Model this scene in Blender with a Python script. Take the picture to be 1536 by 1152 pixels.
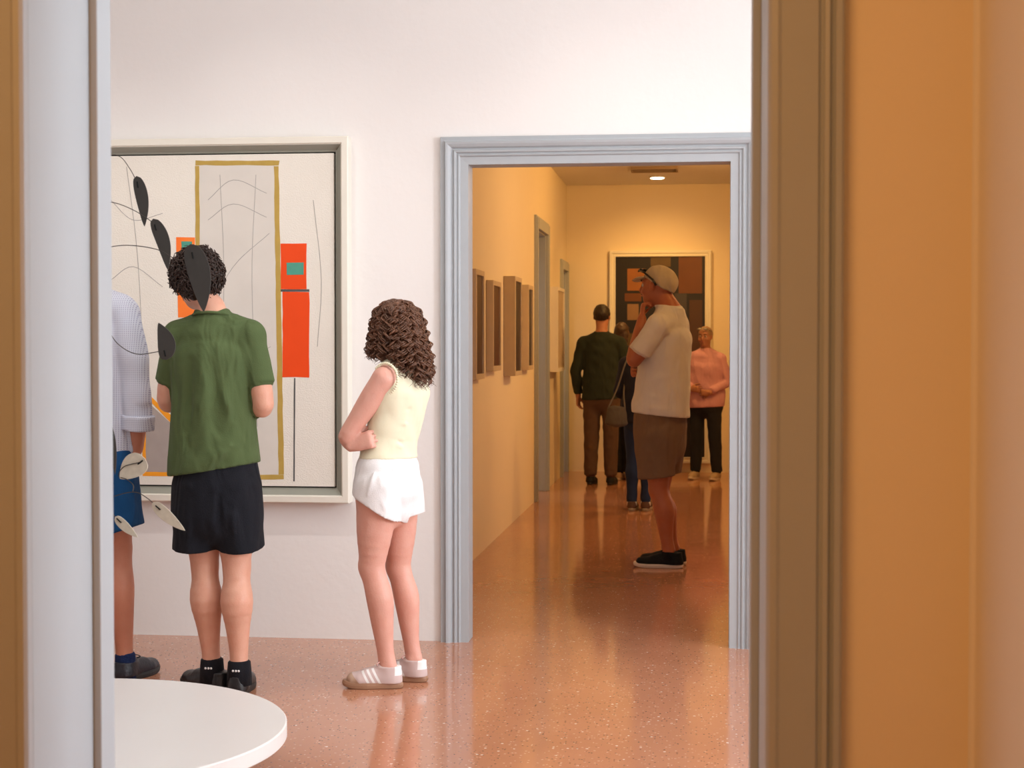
import bpy, math, random
import numpy as np
from mathutils import Vector, Matrix

# ------------------------------------------------------------------ camera, world, exposure
S = bpy.context.scene
COL = S.collection
for o in list(bpy.data.objects):
    bpy.data.objects.remove(o)
PI = math.pi
H = 1.40
FPX = 2400.0
YAW = math.atan(282 / FPX)
PITCH = math.atan(61 / FPX)
cam_d = bpy.data.cameras.new('camera')
cam = bpy.data.objects.new('camera', cam_d)
COL.objects.link(cam)
cam.location = (0, 0, H)
cam.rotation_euler = (PI / 2 - PITCH, 0, YAW)
cam_d.sensor_width = 36
cam_d.lens = 36 * FPX / 1536
cam_d.clip_start = 0.05
cam_d.dof.use_dof = True
cam_d.dof.focus_distance = 6.8
cam_d.dof.aperture_fstop = 7.0
S.camera = cam
S.view_settings.view_transform = 'Standard'
S.view_settings.look = 'None'
S.view_settings.gamma = 1
S.view_settings.use_curve_mapping = False
S.view_settings.exposure = 0.36

W = bpy.data.worlds.new('world')
S.world = W
W.use_nodes = True
W.node_tree.nodes['Background'].inputs[0].default_value = (0.62, 0.78, 1.0, 1)
W.node_tree.nodes['Background'].inputs[1].default_value = 1.2


def aim(o, d):
    o.rotation_euler = Vector(d).to_track_quat('-Z', 'Y').to_euler()


def area(name, loc, d, sx, sy, power, col, spread=PI):
    l = bpy.data.lights.new(name, 'AREA')
    l.shape = 'RECTANGLE'
    l.size = sx
    l.size_y = sy
    l.energy = power
    l.color = col
    l.spread = spread
    o = bpy.data.objects.new(name, l)
    COL.objects.link(o)
    o.location = loc
    aim(o, d)
    return o


def spot(name, loc, tgt, power, col, ang, blend=0.6, r=0.05):
    l = bpy.data.lights.new(name, 'SPOT')
    l.energy = power
    l.color = col
    l.spot_size = math.radians(ang)
    l.spot_blend = blend
    l.shadow_soft_size = r
    o = bpy.data.objects.new(name, l)
    COL.objects.link(o)
    o.location = loc
    aim(o, Vector(tgt) - Vector(loc))
    return o


DAY = (0.90, 0.95, 1.0)
WARM = (1.0, 0.50, 0.17)
WARM2 = (1.0, 0.53, 0.145)
# daylight through the two windows in the right wall of the gallery
area('daylight_window', (3.45, 4.15, 1.9), (-1, 0, -0.22), 1.3, 2.0, 150, DAY)
area('daylight_window', (3.45, 6.35, 1.9), (-1, 0, -0.22), 1.3, 2.0, 38, DAY)
# added soft overhead fill that evens out the gallery walls, no fixture known there
area('gallery_fill', (-1.6, 4.6, 3.68), (0, 0, -1), 3.6, 1.7, 24, (1.0, 0.96, 0.93))
# track spots washing the wall with the painting
for sx in (-3.3, -1.95, -0.4):
    spot('picture_spot', (sx, 5.95, 3.6), (sx, 7.4, 0.35), 36, (1.0, 0.94, 0.88), 84, 1.0, 0.03)
# warm lamps of the near room
area('near_room_lamp', (-1.0, 0.9, 2.95), (0, 0.25, -1), 1.2, 0.6, 38, WARM)
# warm ceiling lamps of the far room
for ly, e in ((9.2, 12), (12.0, 29), (14.6, 38)):
    area('far_room_lamp', (0.9, ly, 3.0), (-1, 0.25, -0.45), 0.4, 0.4, e * 0.90, WARM2)
spot('far_downlight_beam', (-0.46, 16.35, 3.09), (-0.46, 17.3, 0.8), 60, WARM2, 120, 1.0, 0.05)

FW = Vector((-math.sin(YAW) * math.cos(PITCH), math.cos(YAW) * math.cos(PITCH), -math.sin(PITCH)))
RT = Vector((math.cos(YAW), math.sin(YAW), 0))
UPV = RT.cross(FW)
ORG = Vector((0, 0, H))


def ray(px, py):
    return FW + RT * ((px - 768) / FPX) - UPV * ((py - 576) / FPX)


def at(px, py, Y):
    d = ray(px, py)
    return ORG + d * (Y / d.y)


def atx(px, py, X):
    d = ray(px, py)
    return ORG + d * (X / d.x)


def fl(px, py, z=0.0):
    d = ray(px, py)
    return ORG + d * ((z - H) / d.z)


# ------------------------------------------------------------------ materials
MATS = {}


def mat(name, col, rough=0.6, spec=0.5, metal=0.0, noise=0.0, nscale=20.0, bump=0.0, bscale=80.0, sss=0.0, sheen=0.0, col2=None, wrinkle=0.0):
    if name in MATS:
        return MATS[name]
    m = bpy.data.materials.new(name)
    m.use_nodes = True
    nt = m.node_tree
    b = nt.nodes['Principled BSDF']
    b.inputs['Base Color'].default_value = (*col, 1)
    b.inputs['Roughness'].default_value = rough
    b.inputs['Specular IOR Level'].default_value = spec
    b.inputs['Metallic'].default_value = metal
    if sss:
        b.inputs['Subsurface Weight'].default_value = sss
        b.inputs['Subsurface Radius'].default_value = (0.02, 0.007, 0.004)
        b.inputs['Subsurface Scale'].default_value = 0.6
    if sheen:
        b.inputs['Sheen Weight'].default_value = sheen
    tc = nt.nodes.new('ShaderNodeTexCoord')
    if noise:
        n = nt.nodes.new('ShaderNodeTexNoise')
        n.inputs['Scale'].default_value = nscale
        n.inputs['Detail'].default_value = 4
        nt.links.new(tc.outputs['Object'], n.inputs['Vector'])
        mx = nt.nodes.new('ShaderNodeMix')
        mx.data_type = 'RGBA'
        c2 = col2 if col2 else tuple(max(0, c * (1 - noise)) for c in col)
        mx.inputs[6].default_value = (*col, 1)
        mx.inputs[7].default_value = (*c2, 1)
        nt.links.new(n.outputs['Fac'], mx.inputs[0])
        nt.links.new(mx.outputs[2], b.inputs['Base Color'])
    if bump:
        n2 = nt.nodes.new('ShaderNodeTexNoise')
        n2.inputs['Scale'].default_value = bscale
        n2.inputs['Detail'].default_value = 5
        nt.links.new(tc.outputs['Object'], n2.inputs['Vector'])
        bp = nt.nodes.new('ShaderNodeBump')
        bp.inputs['Strength'].default_value = bump
        bp.inputs['Distance'].default_value = 0.01
        nt.links.new(n2.outputs['Fac'], bp.inputs['Height'])
        nt.links.new(bp.outputs['Normal'], b.inputs['Normal'])
        if wrinkle:
            mp = nt.nodes.new('ShaderNodeMapping')
            mp.inputs['Scale'].default_value = (1.0, 1.0, 0.34)
            mp.inputs['Rotation'].default_value = (0.0, 0.32, 0.0)
            nt.links.new(tc.outputs['Object'], mp.inputs[0])
            n3 = nt.nodes.new('ShaderNodeTexNoise')
            n3.inputs['Scale'].default_value = 11
            n3.inputs['Detail'].default_value = 1.5
            n3.inputs['Distortion'].default_value = 0.9
            nt.links.new(mp.outputs[0], n3.inputs['Vector'])
            b2 = nt.nodes.new('ShaderNodeBump')
            b2.inputs['Strength'].default_value = wrinkle
            b2.inputs['Distance'].default_value = 0.05
            nt.links.new(n3.outputs['Fac'], b2.inputs['Height'])
            nt.links.new(bp.outputs['Normal'], b2.inputs['Normal'])
            nt.links.new(b2.outputs['Normal'], b.inputs['Normal'])
    MATS[name] = m
    return m


def nmath(nt, op, a, b=None, c=None):
    n = nt.nodes.new('ShaderNodeMath')
    n.operation = op
    for i, v in enumerate((a, b, c)):
        if v is None:
            continue
        if isinstance(v, (int, float)):
            n.inputs[i].default_value = v
        else:
            nt.links.new(v, n.inputs[i])
    return n.outputs[0]


def nmix(nt, f, a, b):
    n = nt.nodes.new('ShaderNodeMix')
    n.data_type = 'RGBA'
    for i, v in ((0, f), (6, a), (7, b)):
        if isinstance(v, tuple):
            n.inputs[i].default_value = (*v, 1)
        elif isinstance(v, (int, float)):
            n.inputs[i].default_value = v
        else:
            nt.links.new(v, n.inputs[i])
    return n.outputs[2]


M_WALL = mat('white_plaster', (0.83, 0.805, 0.785), 0.75, 0.25, noise=0.03, nscale=3, bump=0.12, bscale=25)
M_WALLW = mat('cream_plaster', (0.83, 0.72, 0.54), 0.75, 0.2, noise=0.04, nscale=2.5, bump=0.12, bscale=25)
M_CEIL = mat('ceiling_plaster', (0.80, 0.78, 0.74), 0.85, 0.2)
M_TRIM = mat('grey_painted_trim', (0.41, 0.44, 0.465), 0.42, 0.4, noise=0.05, nscale=14, bump=0.05, bscale=40)
M_JAMB = mat('pale_grey_jamb_paint', (0.43, 0.475, 0.51), 0.5, 0.35, noise=0.04, nscale=6, bump=0.05, bscale=30)


def floor_material():
    m = bpy.data.materials.new('terrazzo')
    m.use_nodes = True
    nt = m.node_tree
    b = nt.nodes['Principled BSDF']
    tc = nt.nodes.new('ShaderNodeTexCoord')
    base = None
    n = nt.nodes.new('ShaderNodeTexNoise')
    n.inputs['Scale'].default_value = 2.2
    n.inputs['Detail'].default_value = 6
    nt.links.new(tc.outputs['Object'], n.inputs['Vector'])
    c = nmix(nt, n.outputs['Fac'], (0.55, 0.255, 0.150), (0.42, 0.185, 0.100))
    for sc, lo, col, w in ((90, 0.90, (0.66, 0.40, 0.28), 0.40), (60, 0.972, (0.85, 0.74, 0.64), 0.30), (110, 0.93, (0.22, 0.08, 0.05), 0.4), (130, 0.75, (0.48, 0.21, 0.13), 0.5)):
        v = nt.nodes.new('ShaderNodeTexVoronoi')
        v.inputs['Scale'].default_value = sc
        nt.links.new(tc.outputs['Object'], v.inputs['Vector'])
        sp = nt.nodes.new('ShaderNodeSeparateColor')
        nt.links.new(v.outputs['Color'], sp.inputs[0])
        k = nmath(nt, 'GREATER_THAN', sp.outputs[0], lo)
        d = nmath(nt, 'LESS_THAN', v.outputs['Distance'], w)
        c = nmix(nt, nmath(nt, 'MULTIPLY', k, d), c, col)
    nt.links.new(c, b.inputs['Base Color'])
    n2 = nt.nodes.new('ShaderNodeTexNoise')
    n2.inputs['Scale'].default_value = 7
    n2.inputs['Detail'].default_value = 3
    nt.links.new(tc.outputs['Object'], n2.inputs['Vector'])
    nt.links.new(nmath(nt, 'MULTIPLY_ADD', n2.outputs['Fac'], 0.06, 0.075), b.inputs['Roughness'])
    n3 = nt.nodes.new('ShaderNodeTexNoise')
    n3.inputs['Scale'].default_value = 5
    nt.links.new(tc.outputs['Object'], n3.inputs['Vector'])
    bp = nt.nodes.new('ShaderNodeBump')
    bp.inputs['Strength'].default_value = 0.03
    bp.inputs['Distance'].default_value = 0.02
    nt.links.new(n3.outputs['Fac'], bp.inputs['Height'])
    nt.links.new(bp.outputs['Normal'], b.inputs['Normal'])
    b.inputs['IOR'].default_value = 1.62
    b.inputs['Specular IOR Level'].default_value = 0.5
    return m


M_FLOOR = floor_material()

# ------------------------------------------------------------------ mesh helpers


class MB:
    def __init__(s):
        s.v = []
        s.f = []

    def add(s, vs, fs):
        o = len(s.v)
        s.v += [tuple(v) for v in vs]
        s.f += [tuple(i + o for i in f) for f in fs]

    def box(s, x0, x1, y0, y1, z0, z1):
        vs = [(x, y, z) for x in (x0, x1) for y in (y0, y1) for z in (z0, z1)]
        s.add(vs, [(0, 1, 3, 2), (4, 6, 7, 5), (0, 4, 5, 1), (2, 3, 7, 6), (0, 2, 6, 4), (1, 5, 7, 3)])

    def prism(s, pts, off):
        """polygon (list of Vectors) extruded along the vector off"""
        n = len(pts)
        off = Vector(off)
        vs = [Vector(p) for p in pts] + [Vector(p) + off for p in pts]
        nrm = Vector((0, 0, 0))
        for i in range(n):
            nrm += Vector(pts[i]).cross(Vector(pts[(i + 1) % n]))
        flip = nrm.dot(off) > 0
        a = tuple(range(n))
        fs = [a[::-1] if flip else a, tuple(range(n, 2 * n)) if flip else tuple(range(2 * n - 1, n - 1, -1))]
        for i in range(n):
            j = (i + 1) % n
            q = (i, j, n + j, n + i)
            fs.append(q if flip else q[::-1])
        s.add(vs, fs)

    def tube(s, pts, rad, n=8, cap=True, side=None, rad2=None):
        pts = [Vector(p) for p in pts]
        m = len(pts)
        if not hasattr(rad, '__len__'):
            rad = [rad] * m
        if rad2 is None:
            rad2 = rad
        base = len(s.v)
        ref = Vector(side) if side is not None else None
        prev = None
        for i, p in enumerate(pts):
            t = (pts[min(i + 1, m - 1)] - pts[max(i - 1, 0)])
            if t.length < 1e-9:
                t = Vector((0, 0, 1))
            t.normalize()
            if ref is not None:
                u = (ref - t * ref.dot(t))
            elif prev is None:
                u = t.orthogonal()
            else:
                u = prev - t * prev.dot(t)
            if u.length < 1e-6:
                u = t.orthogonal()
            u.normalize()
            prev = u
            w = t.cross(u)
            for k in range(n):
                a = 2 * PI * k / n
                s.v.append(tuple(p + u * (math.cos(a) * rad[i]) + w * (math.sin(a) * rad2[i])))
        for i in range(m - 1):
            for k in range(n):
                k2 = (k + 1) % n
                s.f.append((base + i * n + k, base + i * n + k2, base + (i + 1) * n + k2, base + (i + 1) * n + k))
        if cap:
            s.f.append(tuple(base + k for k in range(n))[::-1])
            s.f.append(tuple(base + (m - 1) * n + k for k in range(n)))

    def ball(s, c, r, n=12, m=8, sc=(1, 1, 1)):
        base = len(s.v)
        c = Vector(c)
        for i in range(m + 1):
            th = PI * i / m
            for k in range(n):
                a = 2 * PI * k / n
                s.v.append((c.x + r * sc[0] * math.sin(th) * math.cos(a), c.y + r * sc[1] * math.sin(th) * math.sin(a), c.z + r * sc[2] * math.cos(th)))
        for i in range(m):
            for k in range(n):
                k2 = (k + 1) % n
                s.f.append((base + i * n + k, base + (i + 1) * n + k, base + (i + 1) * n + k2, base + i * n + k2))

    def build(s, name, m, parent=None, smooth=False, origin=None, bevel=0.0):
        me = bpy.data.meshes.new(name)
        vs = s.v
        if origin is not None:
            vs = [(v[0] - origin[0], v[1] - origin[1], v[2] - origin[2]) for v in vs]
        me.from_pydata(vs, [], s.f)
        me.validate()
        me.update()
        if smooth:
            me.polygons.foreach_set('use_smooth', [True] * len(me.polygons))
        for mm in (m if isinstance(m, (list, tuple)) else [m]):
            me.materials.append(mm)
        o = bpy.data.objects.new(name, me)
        COL.objects.link(o)
        if parent:
            o.parent = parent
        if origin is not None and parent is None:
            o.location = origin
        if bevel:
            b = o.modifiers.new('bevel', 'BEVEL')
            b.width = bevel
            b.segments = 2
            b.limit_method = 'ANGLE'
        return o


def tag(o, label=None, cat=None, group=None, kind=None):
    if label:
        o['label'] = label
    if cat:
        o['category'] = cat
    if group:
        o['group'] = group
    if kind:
        o['kind'] = kind
    return o


def empty(name, loc, label, cat, group=None, rz=0.0):
    o = bpy.data.objects.new(name, None)
    COL.objects.link(o)
    o.location = loc
    o.rotation_euler = (0, 0, rz)
    o.empty_display_size = 0.1
    return tag(o, label, cat, group)


def struct(name, mb, m, bevel=0.0, label=None, smooth=False, parent=None):
    o = mb.build(name, m, parent, bevel=bevel, smooth=smooth)
    if parent is None:
        o['kind'] = 'structure'
    if label:
        o['label'] = label
    return o


def catmull(pts, n=6):
    pts = [Vector(p) for p in pts]
    out = []
    P = [pts[0] * 2 - pts[1]] + pts + [pts[-1] * 2 - pts[-2]]
    for i in range(1, len(P) - 2):
        for k in range(n):
            t = k / n
            a, b, c, d = P[i - 1], P[i], P[i + 1], P[i + 2]
            out.append(0.5 * ((2 * b) + (c - a) * t + (2 * a - 5 * b + 4 * c - d) * t * t + (3 * b - a - 3 * c + d) * t ** 3))
    out.append(pts[-1])
    return out


def casing(mb, prof, x0, x1, ztop, yface, zbot=0.0):
    """door architrave: prof = [(u outward from the opening, v out of the wall towards -Y)], mitred at the two top corners"""
    n = len(prof)
    base = len(mb.v)
    for st in range(4):
        for (u, v) in prof:
            if st == 0:
                p = (x0 - u, yface - v, zbot)
            elif st == 1:
                p = (x0 - u, yface - v, ztop + u)
            elif st == 2:
                p = (x1 + u, yface - v, ztop + u)
            else:
                p = (x1 + u, yface - v, zbot)
            mb.v.append(p)
    for st in range(3):
        for k in range(n - 1):
            a = base + st * n + k
            mb.f.append((a, a + 1, a + n + 1, a + n))
    mb.f.append(tuple(base + k for k in range(n)))
    mb.f.append(tuple(base + 3 * n + k for k in range(n))[::-1])


# ------------------------------------------------------------------ setting
YW = 7.40          # wall that carries the painting
YB = 7.53          # its back face
DX0, DX1, DZ = -1.085, 0.148, 2.242   # doorway in it
YN, YN2 = 2.70, 3.06                  # near wall
NX0, NX1, NZ = -1.184, 0.122, 2.262
YE = 17.45
XL = -1.45

b = MB()
b.box(-5.4, 3.6, -2.2, YE + 0.2, -0.12, 0.0)
struct('floor', b, M_FLOOR)

# near wall with doorway
b = MB()
b.box(-5.4, NX0, YN, YN2, 0, 3.6)
b.box(NX1, 3.6, YN, YN2, 0, 3.6)
b.box(NX0, NX1, YN, YN2, NZ, 3.6)
wn = struct('wall_near', b, [M_WALLW, M_WALL])
for p in wn.data.polygons:
    if p.normal.y > 0.5:
        p.material_index = 1
# jamb lining of the near doorway with rebate stop
b = MB()
t = 0.012
XS = 2.985
b.box(NX0 - 0.001, NX0 + t, YN + 0.001, YN2 - 0.001, 0.0, NZ)
b.box(NX0 + t - 0.001, NX0 + t + 0.016, XS, YN2 - 0.002, 0.0, NZ - t)
b.box(NX1 - t, NX1 + 0.001, YN + 0.001, YN2 - 0.001, 0.0, NZ)
b.box(NX1 - t - 0.016, NX1 - t + 0.001, XS, YN2 - 0.002, 0.0, NZ - t)
b.box(NX0 + t, NX1 - t, YN + 0.001, YN2 - 0.001, NZ - t, NZ)
struct('trim_1', b, M_JAMB, bevel=0.003, label='pale grey lining of the near doorway with a narrow stop')
# architrave of the near doorway, room side
b = MB()
prof = [(-0.012, 0.0), (-0.012, 0.018), (-0.006, 0.024), (0.004, 0.026), (0.010, 0.022), (0.070, 0.022), (0.073, 0.016), (0.077, 0.016), (0.080, 0.024), (0.088, 0.026), (0.091, 0.018), (0.095, 0.018), (0.098, 0.030), (0.108, 0.030), (0.112, 0.022), (0.112, 0.0)]
casing(b, prof, NX0, NX1, NZ, YN)
struct('trim_2', b, M_TRIM, bevel=0.001, label='grey moulded architrave of the near doorway')

# painted wall with doorway
b = MB()
b.box(-5.4, DX0, YW, YB, 0, 3.7)
b.box(DX1, 3.6, YW, YB, 0, 3.7)
b.box(DX0, DX1, YW, YB, DZ, 3.7)
wb = struct('wall_back', b, [M_WALL, M_WALLW])
for p in wb.data.polygons:
    if p.normal.y > 0.5:
        p.material_index = 1
b = MB()
b.box(DX0 - 0.001, DX0 + 0.012, YW + 0.001, YB - 0.001, 0, DZ)
b.box(DX1 - 0.012, DX1 + 0.001, YW + 0.001, YB - 0.001, 0, DZ)
b.box(DX0 + 0.012, DX1 - 0.012, YW + 0.001, YB - 0.001, DZ - 0.012, DZ)
struct('trim_3', b, M_TRIM, bevel=0.002, label='grey lining of the far doorway')
b = MB()
prof = [(-0.012, 0.0), (-0.012, 0.016), (0.030, 0.018), (0.034, 0.026), (0.040, 0.028), (0.046, 0.022), (0.050, 0.022), (0.054, 0.032), (0.064, 0.034), (0.070, 0.024), (0.076, 0.024), (0.084, 0.036), (0.100, 0.044), (0.112, 0.046), (0.116, 0.030), (0.124, 0.028), (0.142, 0.030), (0.146, 0.0)]
casing(b, [(u * 0.82 if u > 0 else u, v * 0.9) for u, v in prof], DX0, DX1, DZ, YW)
struct('trim_4', b, M_TRIM, bevel=0.0012, label='grey moulded architrave round the far doorway')

# gallery side walls and ceiling
b = MB()
b.box(-5.5, -5.4, YN2, YW, 0, 3.7)
struct('wall_left', b, M_WALL)
b = MB()
wz0, wz1 = 0.9, 2.9
ys = [YN2, 3.5, 4.8, 5.7, 7.0, YW]
b.box(3.3, 3.6, ys[0], ys[1], 0, 3.7)
b.box(3.3, 3.6, ys[2], ys[3], 0, 3.7)
b.box(3.3, 3.6, ys[4], ys[5], 0, 3.7)
for k in (1, 3):
    b.box(3.3, 3.6, ys[k], ys[k + 1], 0, wz0)
    b.box(3.3, 3.6, ys[k], ys[k + 1], wz1, 3.7)
struct('wall_right', b, M_WALL)
for i, k in enumerate((1, 3)):
    b = MB()
    y0, y1 = ys[k], ys[k + 1]
    for (a0, a1, c0, c1) in ((y0, y0 + .05, wz0, wz1), (y1 - .05, y1, wz0, wz1), (y0, y1, wz0, wz0 + .05), (y0, y1, wz1 - .05, wz1), ((y0 + y1) / 2 - .025, (y0 + y1) / 2 + .025, wz0, wz1)):
        b.box(3.34, 3.39, a0, a1, c0, c1)
    struct('window_%d' % (i + 1), b, M_TRIM, bevel=0.004)
b = MB()
b.box(-5.4, 3.6, YN, YB, 3.7, 3.8)
struct('ceiling', b, M_CEIL)

# near room
M_SIDE = mat('beige_side_plaster', (0.80, 0.76, 0.70), 0.8, 0.2, noise=0.04, nscale=2)
b = MB()
# side wall with a rounded inner corner
RC = 0.010
SX = 0.452
pts = [Vector((SX + 0.5, -2.2, 0)), Vector((SX, -2.2, 0)), Vector((SX, YN - RC, 0))]
for k in range(1, 7):
    a = PI / 2 * k / 6
    pts.append(Vector((SX - RC + RC * math.cos(a), YN - RC + RC * math.sin(a), 0)))
pts += [Vector((SX + 0.5, YN, 0))]
b.prism(pts, (0, 0, 3.0))
struct('wall_near_right', b, M_SIDE)
b = MB()
b.box(-3.6, -3.5, -2.2, YN, 0, 3.0)
struct('wall_near_left', b, M_WALLW)
b = MB()
b.box(-3.6, SX + 0.5, -2.3, -2.2, 0, 3.0)
struct('wall_near_front', b, M_WALLW)
b = MB()
b.box(-3.6, SX + 0.5, -2.3, YN, 3.0, 3.1)
struct('ceiling_near', b, M_CEIL)

# far room: left wall has two doorways
A0, A1, AZ = 14.12, 15.08, 2.42
B0, B1, BZ = 16.72, 17.36, 2.18
b = MB()
TW = 0.34
for (y0, y1, z0) in ((YB, A0, 0), (A0, A1, AZ), (A1, B0, 0), (B0, B1, BZ), (B1, YE, 0)):
    b.box(XL - TW, XL, y0, y1, z0, 3.12)
struct('wall_far_left', b, M_WALLW)
b = MB()
b.box(1.45, 1.6, YB, YE, 0, 3.12)
struct('wall_far_right', b, M_WALLW)
b = MB()
b.box(-3.4, 1.6, YE, YE + 0.15, 0, 3.12)
struct('wall_far', b, M_WALLW)
b = MB()
b.box(-3.4, 1.6, YB, YE, 3.12, 3.24)
struct('ceiling_far', b, M_CEIL)
# side room seen through the two doorways
b = MB()
b.box(-3.4, -3.3, 12.5, YE, 0, 3.12)
b.box(-3.3, XL - TW, 12.5, 12.6, 0, 3.12)
struct('wall_side_room', b, M_WALL)
for idx, (y0, y1, zt, w) in enumerate(((A0, A1, AZ, 0.11), (B0, B1, BZ, 0.10))):
    b = MB()
    for (a0, a1, c0, c1) in ((y0 - w, y0, 0, zt + w), (y1, min(y1 + w, YE - 0.01), 0, zt + w), (y0, y1, zt, zt + w)):
        b.box(XL - 0.001, XL + 0.022, a0, a1, c0, c1)
        b.box(XL + 0.021, XL + 0.032, a0 + 0.02, a1 - 0.02 if a1 - a0 < 0.2 else a1, c0, c1 - 0.02 if c1 > zt else c1)
    b.box(XL - TW, XL, y0 - 0.001, y0 + 0.012, 0, zt)
    b.box(XL - TW, XL, y1 - 0.012, y1 + 0.001, 0, zt)
    b.box(XL - TW, XL, y0 + 0.012, y1 - 0.012, zt - 0.012, zt)
    struct('door_%d' % (idx + 1), b, M_TRIM, bevel=0.003, label='grey door surround in the left wall of the far room')
area('side_room_daylight', (-2.4, 15.2, 3.0), (0, 0, -1), 1.0, 1.6, 20, (1.0, 0.9, 0.78))
# daylight reaching the far room through a tall opening in its right wall
area('far_room_daylight', (1.40, 11.9, 1.6), (-1, 0, 0.0), 0.35, 2.4, 9, (1.0, 0.83, 0.66))

# ------------------------------------------------------------------ big framed canvas (plain abstract panels)
M_FRAME = mat('cream_frame_lacquer', (0.80, 0.77, 0.68), 0.45, 0.4, noise=0.04, nscale=10)
M_REBATE = mat('grey_green_rebate', (0.30, 0.30, 0.25), 0.5, 0.4)
M_GAP = mat('black_gap', (0.012, 0.014, 0.014), 0.8, 0.1)
PX0, PX1, PZ0, PZ1 = -4.02, -1.635, 0.622, 2.345
p_r = at(523, 480, YW - 0.07)
PX1 = p_r.x
PZ1 = at(523, 204, YW - 0.07).z
PZ0 = at(523, 755, YW - 0.07).z


def frame_ring(mb, x0, x1, z0, z1, prof, yback):
    """mitred frame; prof=[(inset from the outer edge, distance out of the wall)]"""
    n = len(prof)
    base = len(mb.v)
    for (cx, cz, sx, sz) in ((x0, z0, 1, 1), (x1, z0, -1, 1), (x1, z1, -1, -1), (x0, z1, 1, -1)):
        for (u, v) in prof:
            mb.v.append((cx + sx * u, yback - v, cz + sz * u))
    for st in range(4):
        s2 = (st + 1) % 4
        for k in range(n - 1):
            mb.f.append((base + st * n + k, base + s2 * n + k, base + s2 * n + k + 1, base + st * n + k + 1))


pic = empty('framed_painting', ((PX0 + PX1) / 2, YW, PZ0), 'large pale abstract painting with orange blocks in a cream frame behind the gallery visitors', 'painting')
PO = pic.location.copy()
b = MB()
frame_ring(b, PX0, PX1, PZ0, PZ1, [(0, 0.0), (0, 0.074), (0.004, 0.078), (0.030, 0.078), (0.034, 0.070), (0.036, 0.070)], YW)
b.build('frame', M_FRAME, pic, origin=PO)
b = MB()
frame_ring(b, PX0, PX1, PZ0, PZ1, [(0.036, 0.070), (0.040, 0.066), (0.060, 0.040), (0.068, 0.036), (0.068, 0.012)], YW)
b.build('inner_slip', M_REBATE, pic, origin=PO)
b = MB()
b.box(PX0 + 0.05, PX1 - 0.05, YW - 0.012, YW - 0.002, PZ0 + 0.05, PZ1 - 0.05)
b.build('backing_board', M_GAP, pic, origin=PO)

CX0, CX1, CZ0, CZ1 = PX0 + 0.075, PX1 - 0.075, PZ0 + 0.075, PZ1 - 0.075
YC = YW - 0.045
M_CANVAS = mat('cream_canvas_paint', (0.83, 0.79, 0.71), 0.7, 0.25, noise=0.07, nscale=5, bump=0.25, bscale=160)
b = MB()
b.box(CX0, CX1, YC, YW - 0.012, CZ0, CZ1)
cv = b.build('canvas', M_CANVAS, pic, origin=PO)


def wob(poly, amp=0.0015, seed=0, step=0.05):
    """slightly hand-painted edges for a polygon in (x, z)"""
    rnd = random.Random(seed)
    out = []
    for i in range(len(poly)):
        a = Vector(poly[i])
        c = Vector(poly[(i + 1) % len(poly)])
        n = max(1, int((c - a).length / step))
        for k in range(n):
            p = a.lerp(c, k / n)
            out.append((p.x + rnd.uniform(-amp, amp), p.y + rnd.uniform(-amp, amp)))
    return out


def paint(name, poly, m, lift=0.0006, seed=0, amp=0.0015):
    """one patch of paint in relief on the canvas; poly in photo pixels of the wall plane"""
    P = [at(px, py, YC) for (px, py) in poly]
    q = wob([(p.x, p.z) for p in P], amp, seed)
    mb = MB()
    mb.prism([Vector((x, YC + 0.0002, z)) for x, z in q], (0, -lift - 0.0002, 0))
    return mb.build(name, m, cv, origin=PO)


M_OCHRE = mat('ochre_paint', (0.55, 0.37, 0.085), 0.6, 0.3, noise=0.25, nscale=25)
M_ORANGE = mat('orange_red_paint', (0.87, 0.075, 0.008), 0.55, 0.3, noise=0.12, nscale=8)
M_ORANGE2 = mat('orange_paint', (0.90, 0.12, 0.015), 0.55, 0.3, noise=0.3, nscale=9, col2=(0.95, 0.30, 0.05))
M_TEAL = mat('teal_paint', (0.09, 0.36, 0.27), 0.6, 0.3, noise=0.2, nscale=30)
M_GREYP = mat('grey_paint', (0.42, 0.36, 0.33), 0.7, 0.3, noise=0.15, nscale=20)
M_AMBER = mat('amber_paint', (0.93, 0.36, 0.02), 0.6, 0.3, noise=0.1, nscale=20)
M_PALEP = mat('pale_grey_paint', (0.74, 0.70, 0.64), 0.7, 0.3, noise=0.16, nscale=6)
M_LINE = mat('charcoal_line', (0.10, 0.10, 0.10), 0.8, 0.2)
M_LINE2 = mat('grey_pencil_line', (0.38, 0.36, 0.34), 0.8, 0.2)

paint('painted_panel', [(300, 247), (412, 247), (418, 712), (300, 712)], M_PALEP, 0.0005, 1)
paint('painted_band', [(293, 241), (419, 241), (418, 248), (293, 248)], M_OCHRE, 0.0010, 2)
paint('painted_band', [(293, 249), (299, 249), (301, 712), (294, 712)], M_OCHRE, 0.0011, 3)
paint('painted_band', [(411, 249), (418, 249), (426, 712), (418, 712)], M_OCHRE, 0.0011, 4)
paint('painted_band', [(294, 712), (426, 712), (426, 719), (294, 719)], M_OCHRE, 0.0012, 5)
paint('painted_block', [(264, 356), (292.5, 356), (292.5, 476), (267, 476)], M_ORANGE2, 0.0010, 6)
paint('painted_block', [(421, 365), (460, 365), (460, 434), (421, 434)], M_ORANGE, 0.0010, 7)
paint('painted_block', [(424, 438), (464, 438), (464, 566), (424, 566)], M_ORANGE, 0.0010, 8)
paint('painted_band', [(421, 434), (464, 434), (464, 437.5), (421, 437.5)], M_LINE, 0.0011, 17, 0.0004)
paint('painted_square', [(430, 394), (456, 394), (456, 412), (430, 412)], M_TEAL, 0.0018, 9)
paint('painted_square', [(272, 362), (288, 362), (288, 378), (273, 378)], M_TEAL, 0.0018, 10)
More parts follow.
